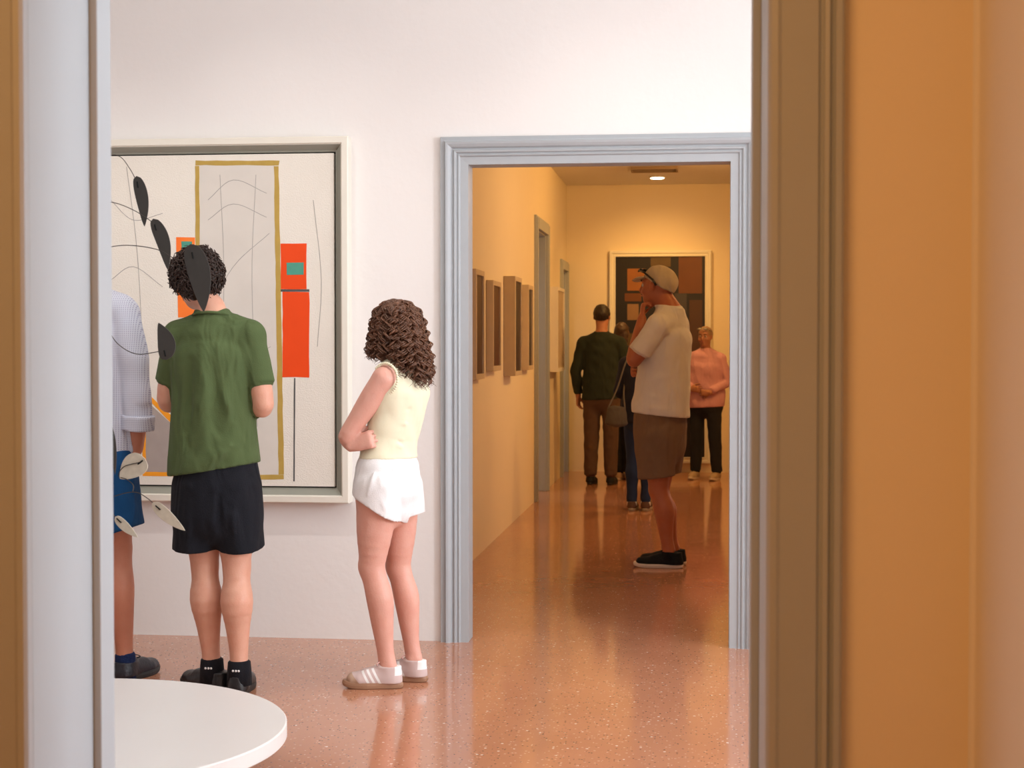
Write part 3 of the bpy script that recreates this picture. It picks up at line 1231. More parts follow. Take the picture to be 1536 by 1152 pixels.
def shoe(parent, heel, d, L=0.28, Wd=0.10, style='plain', mu=None, ms=None, ml=None, h=0.0045, hgt=0.085, z0=0.0, tilt=0.0, laces=True):
    """shoe pointing along d with the back of the heel at `heel` (on the floor)"""
    d = Vector((d[0], d[1], 0)).normalized()
    ang = math.atan2(d.y, d.x)
    root = bpy.data.objects.new('shoe', None)
    COL.objects.link(root)
    root.empty_display_size = 0.05
    root.parent = parent
    pw = parent_world(parent)
    root.location = Vector((heel[0], heel[1], z0)) - pw
    root.rotation_euler = (0, 0, ang)
    if tilt:
        root.rotation_euler = (0, tilt, ang)
    st = 0.026 if style != 'dress' else 0.018
    # sole: outline extruded
    N = 44
    out = []
    for k in range(N):
        a = 2 * PI * k / N
        x = L * 0.5 - L * 0.5 * math.cos(a)
        t_ = x / L
        hw = Wd * 0.5 * (0.78 + 0.24 * math.sin(PI * min(1, max(0, (t_ - 0.25) / 0.95))) - 0.10 * math.exp(-((t_ - 0.42) / 0.14) ** 2))
        e = abs(math.sin(a)) ** 0.62
        out.append((x, (1 if math.sin(a) > 0 else -1) * hw * e))
    mb = MB()
    rings = [(0.93, 0.0), (1.0, 0.004), (1.02, st * 0.6), (0.985, st)]
    for (sc, z) in rings:
        for (x, y) in out:
            lift = 0.010 * max(0, (x / L - 0.78) / 0.22) ** 2 * (1.0)
            mb.v.append(((x - L / 2) * sc + L / 2, y * sc, z + lift))
    for i in range(3):
        for k in range(N):
            k2 = (k + 1) % N
            mb.f.append((i * N + k, i * N + k2, (i + 1) * N + k2, (i + 1) * N + k)[::-1])
    mb.f.append(tuple(range(N)))
    mb.f.append(tuple(range(3 * N, 4 * N))[::-1])
    o = mb.build('sole', ms, root, smooth=False, bevel=0.002)
    # upper
    F = Field((-.03, -Wd * .75, -.01), (L + .03, Wd * .75, hgt + .06), h)
    w = Wd * 0.5
    F.sweep([(.045, 0, st + .012), (L * .42, 0, st + .012), (L * .70, 0, st + .008), (L - .045, 0, st + .008)],
            [(w * .82, .045), (w * .82, .042), (w * .98, .036), (w * .80, .030)], (0, 1, 0), 0.0)
    F.sweep([(.052, 0, st), (.056, 0, hgt - .004)], [(w * .84, .050), (w * .80, .050)], (0, 1, 0), 0.012, flat1=True)
    F.sweep([(.07, 0, hgt - .010), (L * .40, 0, hgt - .024), (L * .60, 0, st + .036)], [(w * .60, .026), (w * .58, .022), (w * .60, .014)], (0, 1, 0), 0.025)
    F.cut((0, 0, st - 0.004), (0, 0, -1))
    V, Q = F.mesh()
    me = bpy.data.meshes.new('upper')
    me.from_pydata(V.tolist(), [], Q.tolist())
    me.update()
    me.polygons.foreach_set('use_smooth', [True] * len(me.polygons))
    me.materials.append(mu)
    up = bpy.data.objects.new('upper', me)
    COL.objects.link(up)
    up.parent = root
    if laces:
        lb = MB()
        for i in range(5):
            t_ = i / 4
            x = L * (.36 + .22 * t_)
            z = hgt - .004 - (hgt - .030 - st) * (t_ * .92) - .004
            lb.tube([(x, -w * .42, z - .008), (x + .004, 0, z + .004), (x, w * .42, z - .008)], .0028, 6)
        for q in (-1, 1):
            lb.tube(catmull([(L * .36, 0, hgt), (L * .37, q * .014, hgt + .016), (L * .42, q * .030, hgt + .008), (L * .40, q * .010, hgt - .002)], 5), .0022, 5)
        lb.build('laces', ml or mu, root, smooth=True)
    return root


def sock(root, pts, rad, m, name='sock'):
    b = MB()
    b.tube(pts, rad, 16)
    o = part(b, name, m, root)
    return o


def skinmat(name, col):
    return mat(name, col, 0.5, 0.4, noise=0.22, nscale=22, bump=0.12, bscale=150, sss=0.12, col2=(col[0] * .90, col[1] * .74, col[2] * .70))


def fabric(name, col, **kw):
    a = dict(rough=0.9, spec=0.15, noise=0.10, nscale=35, bump=0.35, bscale=260, sheen=0.03, wrinkle=0.45)
    a.update(kw)
    return mat(name, col, **a)


def refine(J, n=3):
    P = catmull([p for p, _ in J], n)
    R = [(r, r) if not hasattr(r, '__len__') else r for _, r in J]
    Rv = catmull([(r[0], r[1], 0) for r in R], n)
    return P, [(v[0], v[1]) for v in Rv]


def limb(F, J, side, k=0.02):
    P, R = refine(J)
    F.sweep(P, R, side, k)


def lerp(a, b, t):
    return Vector(a).lerp(Vector(b), t)


def person(name, base, label, group):
    return empty(name, (base.x, base.y, 0), label, 'person', group)


def curls(mb, pts_fn, n, seed):
    rnd = random.Random(seed)
    for i in range(n):
        pts_fn(mb, rnd, i)


def hair_short_curls(mb, c, f, u, n, seed, rr=(.088, .106, .098), zmin=-0.35, ofs=(0, -.012, .028), clen=.030, crad=.0035, face_cut=0.35, s=1.0, lowback=-.085):
    """short tight curls all over the scalp"""
    c, f, u = Vector(c), Vector(f).normalized(), Vector(u).normalized()
    r = f.cross(u).normalized()
    u = r.cross(f).normalized()
    rnd = random.Random(seed)
    k = 0
    while k < n:
        v = Vector((rnd.gauss(0, 1), rnd.gauss(0, 1), rnd.gauss(0, 1))).normalized()
        if v.y > face_cut and v.z < 0.45:
            continue
        if v.z * rr[2] < lowback:
            continue
        if v.z < zmin and v.y > -0.1:
            continue
        k += 1
        P = c + r * (ofs[0] + v.x * rr[0]) * s + f * (ofs[1] + v.y * rr[1]) * s + u * (ofs[2] + v.z * rr[2]) * s
        nrm = (r * (v.x / rr[0]) + f * (v.y / rr[1]) + u * (v.z / rr[2])).normalized()
        t1 = nrm.orthogonal().normalized()
        t1 = (t1 * math.cos(rnd.uniform(0, 6.28)) + nrm.cross(t1) * math.sin(rnd.uniform(0, 6.28))).normalized()
        t2 = nrm.cross(t1)
        R = rnd.uniform(.006, .012) * s
        turns = rnd.uniform(.8, 1.5)
        ph = rnd.uniform(0, 6.28)
        pts = []
        L = clen * rnd.uniform(.5, 1.1) * s
        lean = (-u * rnd.uniform(0, .8) + t1 * rnd.uniform(-.6, .6))
        for j in range(9):
            t_ = j / 8
            a = ph + turns * 2 * PI * t_
            pts.append(P - nrm * .012 + nrm * (L * t_ ** .7) + lean * (L * .5 * t_ * t_) + t1 * (R * math.cos(a)) + t2 * (R * math.sin(a)))
        cr = crad * rnd.uniform(.7, 1.2) * s
        mb.tube(pts, [cr * 1.2, cr * 1.3, cr * 1.3, cr * 1.2, cr * 1.1, cr, cr * .9, cr * .7, cr * .3], 4)


def hairmat(name, col, col2, scale=60):
    return mat(name, col, 0.42, 0.5, noise=0.5, nscale=scale, col2=col2, bump=0.4, bscale=120)


def bodyframe(side):
    r = Vector(side).normalized()
    u = Vector((0, 0, 1))
    return r, u.cross(r).normalized(), u    # right, forward, up


def leg(F, hip, knee, ankle, side, fwd, s=1.0, w=1.0, foot=None, calf=0.0):
    k1, k2 = lerp(hip, knee, .5), lerp(knee, ankle, .32)
    limb(F, [(hip, (.083 * w * s, .090 * w * s)), (k1, (.072 * w * s, .078 * w * s)), (lerp(hip, knee, .88), (.055 * w * s, .058 * w * s)), (knee, (.052 * w * s, .056 * w * s)),
             (lerp(knee, ankle, .14) - fwd * .006, (.050 * w * s, .053 * w * s)), (k2 - fwd * (.016 * s), ((.056 + calf) * w * s, (.060 + calf) * w * s)), (lerp(knee, ankle, .55) - fwd * .008, (.046 * w * s, .048 * w * s)),
             (lerp(knee, ankle, .82), (.034 * w * s, .037 * w * s)), (ankle, (.034 * w * s, .040 * w * s))], side, 0.02)
    F.ell(knee + fwd * .018 * s, (side, fwd, Vector((0, 0, 1))), (.034 * s * w, .032 * s * w, .042 * s * w), 0.03)
    for q in (-1, 1):
        F.ell(ankle + side * (q * .027 * s), (side, fwd, Vector((0, 0, 1))), (.009 * s, .011 * s, .012 * s), 0.014)
    if foot is not None:
        toe = Vector((ankle.x, ankle.y, 0)) + foot * (.15 * s)
        F.sweep([Vector((ankle.x, ankle.y, .055)) - foot * .018, Vector((ankle.x, ankle.y, .055)) + foot * .05, Vector((toe.x, toe.y, .042))], [.024, .022, .014], side, 0.012)


def torso(F, pts, side, k=0.03):
    P, R = refine(pts, 3)
    F.sweep(P, R, side, k)


# ================================================================== the young man in the green T-shirt
def boy():
    Y0 = 6.20
    base = fl(330, 1040)
    root = empty('person', (base.x, base.y, 0), 'person with dark curly hair, green T-shirt and black shorts, back turned', 'person', 'visitors in the gallery')
    A = lambda px, py, dy=0.0: at(px, py, Y0 + dy)
    side = Vector((1, 0.10, 0)).normalized()
    r, f, u = bodyframe(side)
    skin = skinmat('fair_skin', (0.70, 0.40, 0.29))
    hd = A(295, 420, .04)
    sL, sR = A(268, 508), A(376, 508)
    eL, eR = A(251, 598, .03), A(395, 606, -.02)
    wL, wR = A(296, 618, .20), A(352, 612, .19)
    hL, hR = A(303, 735), A(350, 735)
    kL, kR = A(307, 848, .01), A(355, 852, -.02)
    aL, aR = A(318, 1002, .02), A(359, 1006, -.04)
    lo = (base.x - .45, Y0 - .35, -.02)
    hi = (base.x + .42, Y0 + .45, 1.86)
    B = Field(lo, hi, .006)
    torso(B, [(A(326, 760), (.145, .105)), (A(326, 725), (.160, .115)), (A(324, 670), (.135, .095)), (A(322, 600), (.145, .100)), (A(322, 540), (.155, .105)), (A(321, 508), (.150, .080)), (A(320, 484), (.080, .060))], side, .03)
    B.sweep([sL, A(321, 494), sR], [.052, .060, .052], (0, 1, 0), .03)
    B.sweep([A(320, 490), A(318, 462, .02), hd - u * .04 - f * .01], [(.058, .060), (.053, .058), (.054, .060)], side, .03)
    fdir = Vector((-.35, .94, -.10))
    leg(B, hL, kL, aL, side, f, 1.0, 1.08, Vector((-.62, .78, 0)), .004)
    leg(B, hR, kR, aR, side, f, 1.0, 1.08, f, .004)
    BT = B.clone()
    BT.F = B.F.copy()
    BA = B.clone()
    BA.F = B.F.copy()
    E = head(B, hd, fdir, (0, 0, 1), 1.0)
    for (s_, e_, w_, q) in ((sL, eL, wL, -1), (sR, eR, wR, 1)):
        limb(B, [(s_, .052), (lerp(s_, e_, .4), .050), (e_, .042), (lerp(e_, w_, .3), .043), (w_, (.030, .024))], side, .02)
        limb(BA, [(s_, .052), (lerp(s_, e_, .4), .050), (e_, .042), (lerp(e_, w_, .3), .043), (w_, (.030, .024))], side, .02)
    hand(B, wL, (1, .05, .1), (0, -.3, -1), (0, 0, 1), .3)
    hand(B, wR, (-1, .15, -.1), (0, -.6, -.4), (0, 0, 1), .4)
    B.build('body', skin, root)
    face_parts(E, root)
    # T-shirt
    T = B.clone()
    T.sweep([A(321, 718), A(321, 690), A(320, 640), A(321, 590), A(322, 540), A(321, 508), A(320, 477)],
            [(.186, .142), (.183, .142), (.172, .134), (.168, .130), (.172, .128), (.150, .100), (.084, .076)], side, 0, flat0=True, flat1=True)
    T.sweep([A(268, 503), A(321, 489, .01), A(375, 503)], [.062, .064, .062], (0, 1, 0), .035)
    T.sweep([A(270, 507), A(258, 545, .01), A(253, 572, .02)], [.062, .056, .054], (0, 1, 0), .02, flat1=True)
    T.sweep([A(374, 507), A(386, 545, -.01), A(392, 576, -.02)], [.060, .056, .054], (0, 1, 0), .02, flat1=True)
    # neckline
    T.creases(A, [((346, 634), (386, 642), .015, .022), ((340, 647), (388, 656), .012, -.024), ((388, 662), (345, 668), .013, .014), ((345, 668), (280, 712), .017, .024),
                  ((352, 680), (296, 722), .014, -.014), ((332, 575), (350, 634), .022, .018), ((318, 560), (330, 650), .019, -.015), ((302, 505), (306, 640), .026, .015),
                  ((286, 540), (284, 690), .018, -.015), ((266, 600), (268, 705), .016, .014), ((366, 540), (372, 625), .020, .015), ((350, 525), (362, 610), .017, -.012),
                  ((310, 640), (298, 700), .018, .011), ((382, 672), (378, 694), .012, -.008), ((285, 495), (276, 540), .016, -.008)],
              321, .176, .136, 376)
    T.rumple(.003, .16, 3, (1, 1, .5))
    # hem rises to the right
    a, c = A(252, 716, -.14), A(390, 695, -.14)
    dv = (c - a)
    n = Vector((dv.z, 0, -dv.x)).normalized()
    if n.z > 0:
        n = -n
    T.wrap(BA, .006, .012)
    T.cut(a, n)
    green = fabric('green_jersey', (0.092, 0.130, 0.052), noise=.22, nscale=14, bump=.25, wrinkle=0.7)
    sh = T.build('t_shirt', green, root)
    rb = MB()
    ring = []
    for k in range(25):
        a_ = 2 * PI * k / 24
        ring.append(A(320, 477, .0) + side * (.079 * math.cos(a_)) + Vector((0, 1, 0)) * (.070 * math.sin(a_)) + u * (.018 * -math.sin(a_) + .004))
    rb.tube(ring, .006, 8, cap=False)
    part(rb, 'collar', green, sh)
    # shorts
    T = B.clone()
    T.sweep([A(325, 690), A(326, 730), A(326, 770)], [(.160, .125), (.178, .140), (.182, .140)], side, 0)
    T.sweep([A(300, 730), A(297, 780), A(293, 850)], [(.092, .120), (.094, .115), (.094, .110)], side, .02)
    T.sweep([A(352, 730), A(358, 780), A(366, 856)], [(.092, .120), (.092, .115), (.091, .110)], side, .02)
    for (a, c, w, am) in (((328, 745), (330, 830), .012, -.022), ((284, 740), (278, 825), .018, .008), ((308, 760), (312, 828), .014, -.006), ((352, 750), (350, 830), .016, .008), ((376, 740), (386, 830), .014, -.007), ((270, 720), (300, 742), .012, .006), ((362, 715), (392, 740), .014, .006)):
        T.fold(A(a[0], a[1], -.13), A(c[0], c[1], -.13), w, am)
    T.rumple(.003, .14, 8, (1, 1, .4))
    T.wrap(BT, .008, .02)
    T.cut(A(300, 831, -.1), (0, .15, -1))
    T.build('shorts', fabric('black_jersey', (0.012, 0.013, 0.018), noise=.2), root)
    # hair
    mb = MB()
    hair_short_curls(mb, hd, fdir, (0, 0, 1), 1250, 5, rr=(.094, .108, .102), clen=.034, crad=.0034, face_cut=.45, zmin=-.55, lowback=-.088, ofs=(0, -.016, .022))
    Hf = B.clone()
    fv = fdir.normalized()
    rv = fv.cross(Vector((0, 0, 1))).normalized()
    Hf.ell(hd + u * .026 - fv * .016, (rv, fv, u), (.090, .104, .098), 0)
    Hf.ell(hd - u * .035 - fv * .045, (rv, fv, u), (.068, .055, .055), .03)
    Hf.cut(hd + fv * .055 - u * .0, fv * .8 - u * .9)
    Hf.rumple(.006, .035, 2)
    Hf.build('hair', hairmat('dark_brown_curly_hair', (0.008, 0.004, 0.002), (0.040, 0.015, 0.007)), root, extra=mb)
    blk = fabric('black_sock_knit', (0.012, 0.012, 0.016))
    for (an, nm) in ((aL, 'l'), (aR, 'r')):
        s_ = sock(root, [an + u * .042, an + u * .036, an - u * .0, an - u * .055], [.038, .045, .048, .050], blk)
        lb = MB()
        q = an + Vector((.0, -.0425, .008))
        for i, dx in enumerate((-.012, .0, .011)):
            lb.ball(q + Vector((dx, -.005, 0)), .0048, 6, 5, (1, .35, 1))
        part(lb, 'white_emblem', mat('white_thread', (.85, .85, .85), .7), s_)
    mu, ms = mat('black_leather', (0.010, 0.010, 0.012), .35, .5, bump=.2), mat('black_rubber', (0.014, 0.014, 0.014), .5, .4)
    hlL = aL + Vector((.07, -.035, 0))
    shoe(root, hlL, (-.75, .55), .285, .10, mu=mu, ms=ms)
    hlR = aR + Vector((.002, -.055, 0))
    shoe(root, hlR, (-.12, 1), .285, .10, mu=mu, ms=ms)


# ================================================================== the young woman with ringlets
def girl():
    Y0 = 6.42
    base = fl(585, 1030)
    root = empty('person', (base.x, base.y, 0), 'person with long brown ringlets in cream sleeveless top and white shorts, arms folded', 'person', 'visitors in the gallery')
    A = lambda px, py, dy=0.0: at(px, py, Y0 + dy)
    fwd = Vector((-.86, .50, 0)).normalized()
    side = fwd.cross(Vector((0, 0, 1))).normalized()
    r, f, u = side, fwd, Vector((0, 0, 1))
    skin = skinmat('rosy_skin', (0.74, 0.43, 0.35))
    hd = A(592, 494, .03)
    sL, sR = A(576, 568, -.11), A(624, 566, .13)
    eL, eR = A(520, 655, -.10), A(560, 655, .22)
    wL, wR = A(556, 664, .08), A(526, 668, -.085)
    hL, hR = A(566, 742, -.06), A(599, 742, .08)
    kL, kR = A(558, 850, -.05), A(598, 850, .10)
    aL, aR = A(582, 1000, -.05), A(621, 988, .09)
    lo = (base.x - .32, Y0 - .32, -.02)
    hi = (base.x + .30, Y0 + .42, 1.68)
    B = Field(lo, hi, .005)
    torso(B, [(A(582, 758), (.130, .098)), (A(581, 728), (.150, .112)), (A(583, 692), (.125, .092)), (A(589, 660), (.110, .082)), (A(596, 625), (.118, .088)), (A(600, 585), (.130, .095)), (A(602, 560), (.115, .070)), (A(600, 545), (.060, .050))], side, .03)
    B.sweep([sL, A(601, 556), sR], [.040, .045, .040], (0, 1, 0), .03)
    B.sweep([A(600, 556), A(598, 535), hd - u * .04], [(.046, .050), (.043, .047), (.045, .05)], side, .03)
    leg(B, hL, kL, aL, side, f, .96, 1.02, Vector((-1, .05, 0)), -.002)
    leg(B, hR, kR, aR, side, f, .96, .98, Vector((-1, .15, 0)), -.002)
    BT = B.clone()
    BT.F = B.F.copy()
    BA = B.clone()
    BA.F = B.F.copy()
    E = head(B, hd, (-.45, .90, -.06), u, .94)
    B.ell(A(574, 612, .02), (r, f, u), (.06, .05, .05), .04)
    limb(B, [(sL, .048), (lerp(sL, eL, .35), .047), (lerp(sL, eL, .7), .040), (eL, .034), (lerp(eL, wL, .3), .037), (lerp(eL, wL, .7), (.030, .030)), (wL, (.024, .024))], side, .018)
    limb(B, [(sR, .046), (lerp(sR, eR, .4), .043), (eR, .034), (lerp(eR, wR, .3), .036), (wR, (.026, .022))], side, .018)
    # right hand closes round the left arm, left hand is tucked away in front
    hand(B, A(528, 668, -.105), Vector((.88, -.20, .30)), Vector((.15, 1, -.25)), (0, 0, 1), .62, .95)
    hand(B, wL, Vector((.1, .9, .1)), Vector((1, 0, 0)), (0, 0, 1), .5, .9)
    B.build('body', skin, root)
    face_parts(E, root, .94)
    # top
    T = B.clone()
    T.sweep([A(582, 700), A(583, 684), A(588, 655), A(595, 622), A(600, 588), A(601, 566), A(600, 545)],
            [(.140, .108), (.134, .103), (.122, .094), (.128, .100), (.140, .107), (.112, .082), (.070, .060)], side, 0, flat0=True, flat1=True)
    T.ell(A(574, 614, .02), (r, f, u), (.072, .06, .058), .04)
    T.sweep([A(588, 560, -.07), A(600, 548, 0), A(613, 558, .08)], [.034, .034, .034], (0, 1, 0), .02)
    # armholes
    T.sweep([A(560, 572, -.20), A(574, 566, -.115)], [.052, .040], (0, 1, 0), .006, mode='sub')
    T.sweep([A(640, 572, .22), A(628, 566, .14)], [.05, .04], (0, 1, 0), .006, mode='sub')
    yb = -.105
    for (a, c, w, am) in (((566, 652), (618, 668), .007, -.007), ((566, 658), (618, 676), .008, .005), ((572, 630), (630, 640), .007, .005), ((575, 612), (632, 615), .007, -.004), ((572, 662), (612, 660), .007, .004), ((560, 690), (610, 640), .010, .003)):
        T.fold(A(a[0], a[1], yb), A(c[0], c[1], yb + .03), w, am)
    T.rumple(.002, .10, 5)
    T.wrap(BT, .005, .012)
    T.cut(A(582, 687), (0, 0, -1))
    cream = fabric('cream_ribbed_knit', (0.84, 0.80, 0.60), bump=.06, bscale=300, noise=.04, wrinkle=0.15)
    tp = T.build('sleeveless_top', cream, root)
    sb = MB()
    c0 = A(578, 568, -.145)
    for k in range(24):
        a_ = -1.3 + 3.7 * k / 23
        sb.ball(A(578, 569, -.125) + Vector((.052 * math.cos(a_), -.016 * math.cos(a_) - .0, .062 * math.sin(a_))) + u * .002, .0062, 7, 5)
    # shorts
    T = B.clone()
    T.sweep([A(582, 684), A(581, 705), A(581, 732), A(582, 745)], [(.130, .102), (.148, .114), (.158, .122), (.150, .118)], side, 0, flat0=True, flat1=True)
    for (a, c, ra, q0, q1) in ((A(568, 730, -.06), A(560, 810, -.055), .101, A(530, 744, -.1), A(584, 777, -.1)), (A(599, 730, .07), A(603, 800, .09), .096, A(586, 782, .0), A(632, 771, .0))):
        G = B.clone()
        G.sweep([a, c], [(ra, ra * 1.06), (ra * 1.02, ra * 1.08)], side, 0)
        G.wrap(BT, .007, .03)
        dv = (q1 - q0).normalized()
        n = Vector((dv.z, 0, -dv.x))
        if n.z > 0:
            n = -n
        G.cut(q0, n)
        hh = np.clip(0.5 + 0.5 * (T.F - G.F) / .007, 0, 1)
        T.F = T.F * (1 - hh) + G.F * hh - .007 * hh * (1 - hh)
    for (a, c, w, am) in (((564, 698), (552, 742), .007, .012), ((556, 700), (544, 738), .007, -.010), ((566, 690), (572, 730), .009, .005), ((590, 740), (592, 772), .010, -.012), ((570, 745), (580, 770), .010, .005)):
        T.fold(A(a[0], a[1], -.15), A(c[0], c[1], -.16), w, am)
    T.rumple(.002, .10, 6)
    white = fabric('white_cotton', (0.86, 0.86, 0.87), bump=.15, wrinkle=0.2)
    st = T.build('shorts', white, root)
    # hair: helical ringlets hanging from the crown
    mb = MB()
    rnd = random.Random(11)
    hf = Vector((-.45, .90, 0)).normalized()
    hs = Vector((-.86, .5, 0)).normalized()
    hr = hf.cross(u).normalized()
    for i in range(185):
        while True:
            v = Vector((rnd.gauss(0, 1), rnd.gauss(0, 1), rnd.gauss(0, 1))).normalized()
            if v.z < -.10 or (v.y > .62 and v.z < .60):
                continue
            break
        R0 = Vector((.080, .096, .090))
        P = hd + u * .032 + hr * (v.x * R0.x) + hf * (v.y * R0.y - .010) + u * (v.z * R0.z)
        out = (hr * v.x + hf * v.y)
        if out.length < .05:
            out = hr * rnd.uniform(-1, 1) + hf * rnd.uniform(-1, .3)
        out.normalize()
        if out.dot(hf) > .62:
            continue
        back = max(0, -out.dot(hs))
        zend = hd.z - .090 - .105 * back ** 2.2 - rnd.uniform(0, .050)
        rmax = .112 + .038 * back + rnd.uniform(-.024, .012)
        n = 56
        Rc = rnd.uniform(.0075, .0125)
        tw = rnd.choice((-1, 1)) * rnd.uniform(34, 50)
        ph = rnd.uniform(0, 6.28)
        rad_xy = Vector((P.x - hd.x, P.y - hd.y, 0)).length
        Lz = P.z - zend
        jit = rnd.uniform(-.018, .018)
        tn = out.cross(u)
        for sub in range(5):
            o1, o2, dph = rnd.gauss(0, .0032), rnd.gauss(0, .0032), rnd.gauss(0, .45)
            ln = rnd.uniform(.86, 1.04)
            fz = rnd.uniform(.85, 1.25)
            pts = []
            for j in range(n):
                t_ = j / (n - 1) * ln
                z = P.z - Lz * (t_ ** 1.15) + .012 * math.sin(PI * min(1, t_ * 3))
                cap_ = math.sqrt(max(0, 1 - min(1, max(0, (z - hd.z - .032) / .092)) ** 2)) * .086
                target = max(rad_xy, cap_) + (rmax - max(rad_xy, cap_)) * t_ if rmax > rad_xy else rad_xy
                q = Vector((hd.x, hd.y, 0)) - hs * .012 + out * (target + o1) + tn * (jit * t_ + o2)
                cr = Rc * min(1, .25 + t_ * 2.2) * fz
                a_ = ph + dph + tw * t_ * Lz / .25
                pts.append(Vector((q.x, q.y, z)) + out * (cr * math.cos(a_)) + tn * (cr * math.sin(a_)))
            rr = rnd.uniform(.0018, .0032)
            mb.tube(pts, [rr * (1.0 if j < n - 8 else (n - j) / 8.5) for j in range(n)], 4)
    Hf = B.clone()
    Hf.ell(hd + u * .032 - hf * .012, (hr, hf, u), (.084, .099, .092), 0)
    Hf.sweep([hd - hf * .02, hd - hs * .040 - hf * .01 - u * .10, hd - hs * .060 - hf * .01 - u * .16], [(.085, .072), (.098, .060), (.075, .035)], hr, .04)
    Hf.sweep([hd + hr * .06, hd + hr * .085 - u * .09], [(.035, .07), (.022, .055)], hr, .03)
    Hf.sweep([hd - hr * .06, hd - hr * .085 - u * .09], [(.035, .07), (.022, .055)], hr, .03)
    Hf.ell(hd + hf * .105 - u * .03, (hr, hf, u), (.052, .062, .085), .01, mode='sub')
    Hf.rumple(.006, .04, 4, (1, 1, .6))
    Hf.build('hair', hairmat('brown_ringlet_hair', (0.030, 0.011, 0.006), (0.21, 0.085, 0.038), 34), root, extra=mb)
    # scalloped armhole edge
    part(sb, 'scalloped_edge', cream, tp)
    dk = fabric('dark_ankle_sock', (0.03, 0.03, 0.045))
    for an in (aL, aR):
        sock(root, [Vector((an.x, an.y, .088)), Vector((an.x, an.y, .082)), Vector((an.x, an.y, .04))], [.033, .036, .036], dk)
    mu = sneaker_material()
    ms = mat('gum_rubber', (0.36, 0.20, 0.12), .55, .4, noise=.15)
    ml = mat('pink_laces', (0.72, 0.42, 0.38), .8)
    shoe(root, aL + Vector((.060, .006, 0)), (-1, -.10), .245, .09, mu=mu, ms=ms, ml=ml, h=.0035, hgt=.092)
    shoe(root, aR + Vector((.058, -.014, 0)), (-1, .22), .245, .09, mu=mu, ms=ms, ml=ml, h=.0035, hgt=.092)


def sneaker_material():
    m = bpy.data.materials.new('pale_pink_suede_with_white_stripes')
    m.use_nodes = True
    nt = m.node_tree
    b = nt.nodes['Principled BSDF']
    b.inputs['Roughness'].default_value = .75
    tc = nt.nodes.new('ShaderNodeTexCoord')
    sp = nt.nodes.new('ShaderNodeSeparateXYZ')
    nt.links.new(tc.outputs['Object'], sp.inputs[0])
    x, y, z = sp.outputs
    # three slanted stripes along the quarter
    q = nmath(nt, 'ADD', x, nmath(nt, 'MULTIPLY', z, -0.55))
    fr = nmath(nt, 'FRACT', nmath(nt, 'MULTIPLY', nmath(nt, 'SUBTRACT', q, 0.070), 1 / 0.023))
    st = nmath(nt, 'LESS_THAN', fr, 0.48)
    st = nmath(nt, 'MULTIPLY', st, nmath(nt, 'GREATER_THAN', q, 0.070))
    st = nmath(nt, 'MULTIPLY', st, nmath(nt, 'LESS_THAN', q, 0.139))
    st = nmath(nt, 'MULTIPLY', st, nmath(nt, 'GREATER_THAN', nmath(nt, 'ABSOLUTE', y), 0.018))
    heel = nmath(nt, 'MULTIPLY', nmath(nt, 'LESS_THAN', x, 0.030), nmath(nt, 'GREATER_THAN', z, 0.055))
    toe = nmath(nt, 'GREATER_THAN', nmath(nt, 'ADD', x, nmath(nt, 'MULTIPLY', z, -.9)), 0.150)
    c = nmix(nt, toe, (0.60, 0.47, 0.45), (0.46, 0.31, 0.22))
    c = nmix(nt, st, c, (0.85, 0.84, 0.83))
    c = nmix(nt, heel, c, (0.85, 0.84, 0.83))
    nt.links.new(c, b.inputs['Base Color'])
    return m


def dotted_shirt_material():
    m = bpy.data.materials.new('pale_blue_shirt_with_small_dots')
    m.use_nodes = True
    nt = m.node_tree
    b = nt.nodes['Principled BSDF']
    b.inputs['Roughness'].default_value = .85
    b.inputs['Specular IOR Level'].default_value = .2
    tc = nt.nodes.new('ShaderNodeTexCoord')
    sp = nt.nodes.new('ShaderNodeSeparateXYZ')
    nt.links.new(tc.outputs['Object'], sp.inputs[0])
    k = 2 * PI / .015
    sx = nmath(nt, 'SINE', nmath(nt, 'MULTIPLY', nmath(nt, 'ADD', sp.outputs[0], sp.outputs[2]), k))
    sz = nmath(nt, 'SINE', nmath(nt, 'MULTIPLY', nmath(nt, 'SUBTRACT', sp.outputs[0], sp.outputs[2]), k))
    d = nmath(nt, 'GREATER_THAN', nmath(nt, 'MULTIPLY', sx, sz), 0.50)
    c = nmix(nt, d, (0.62, 0.66, 0.76), (0.30, 0.31, 0.46))
    nt.links.new(c, b.inputs['Base Color'])
    return m


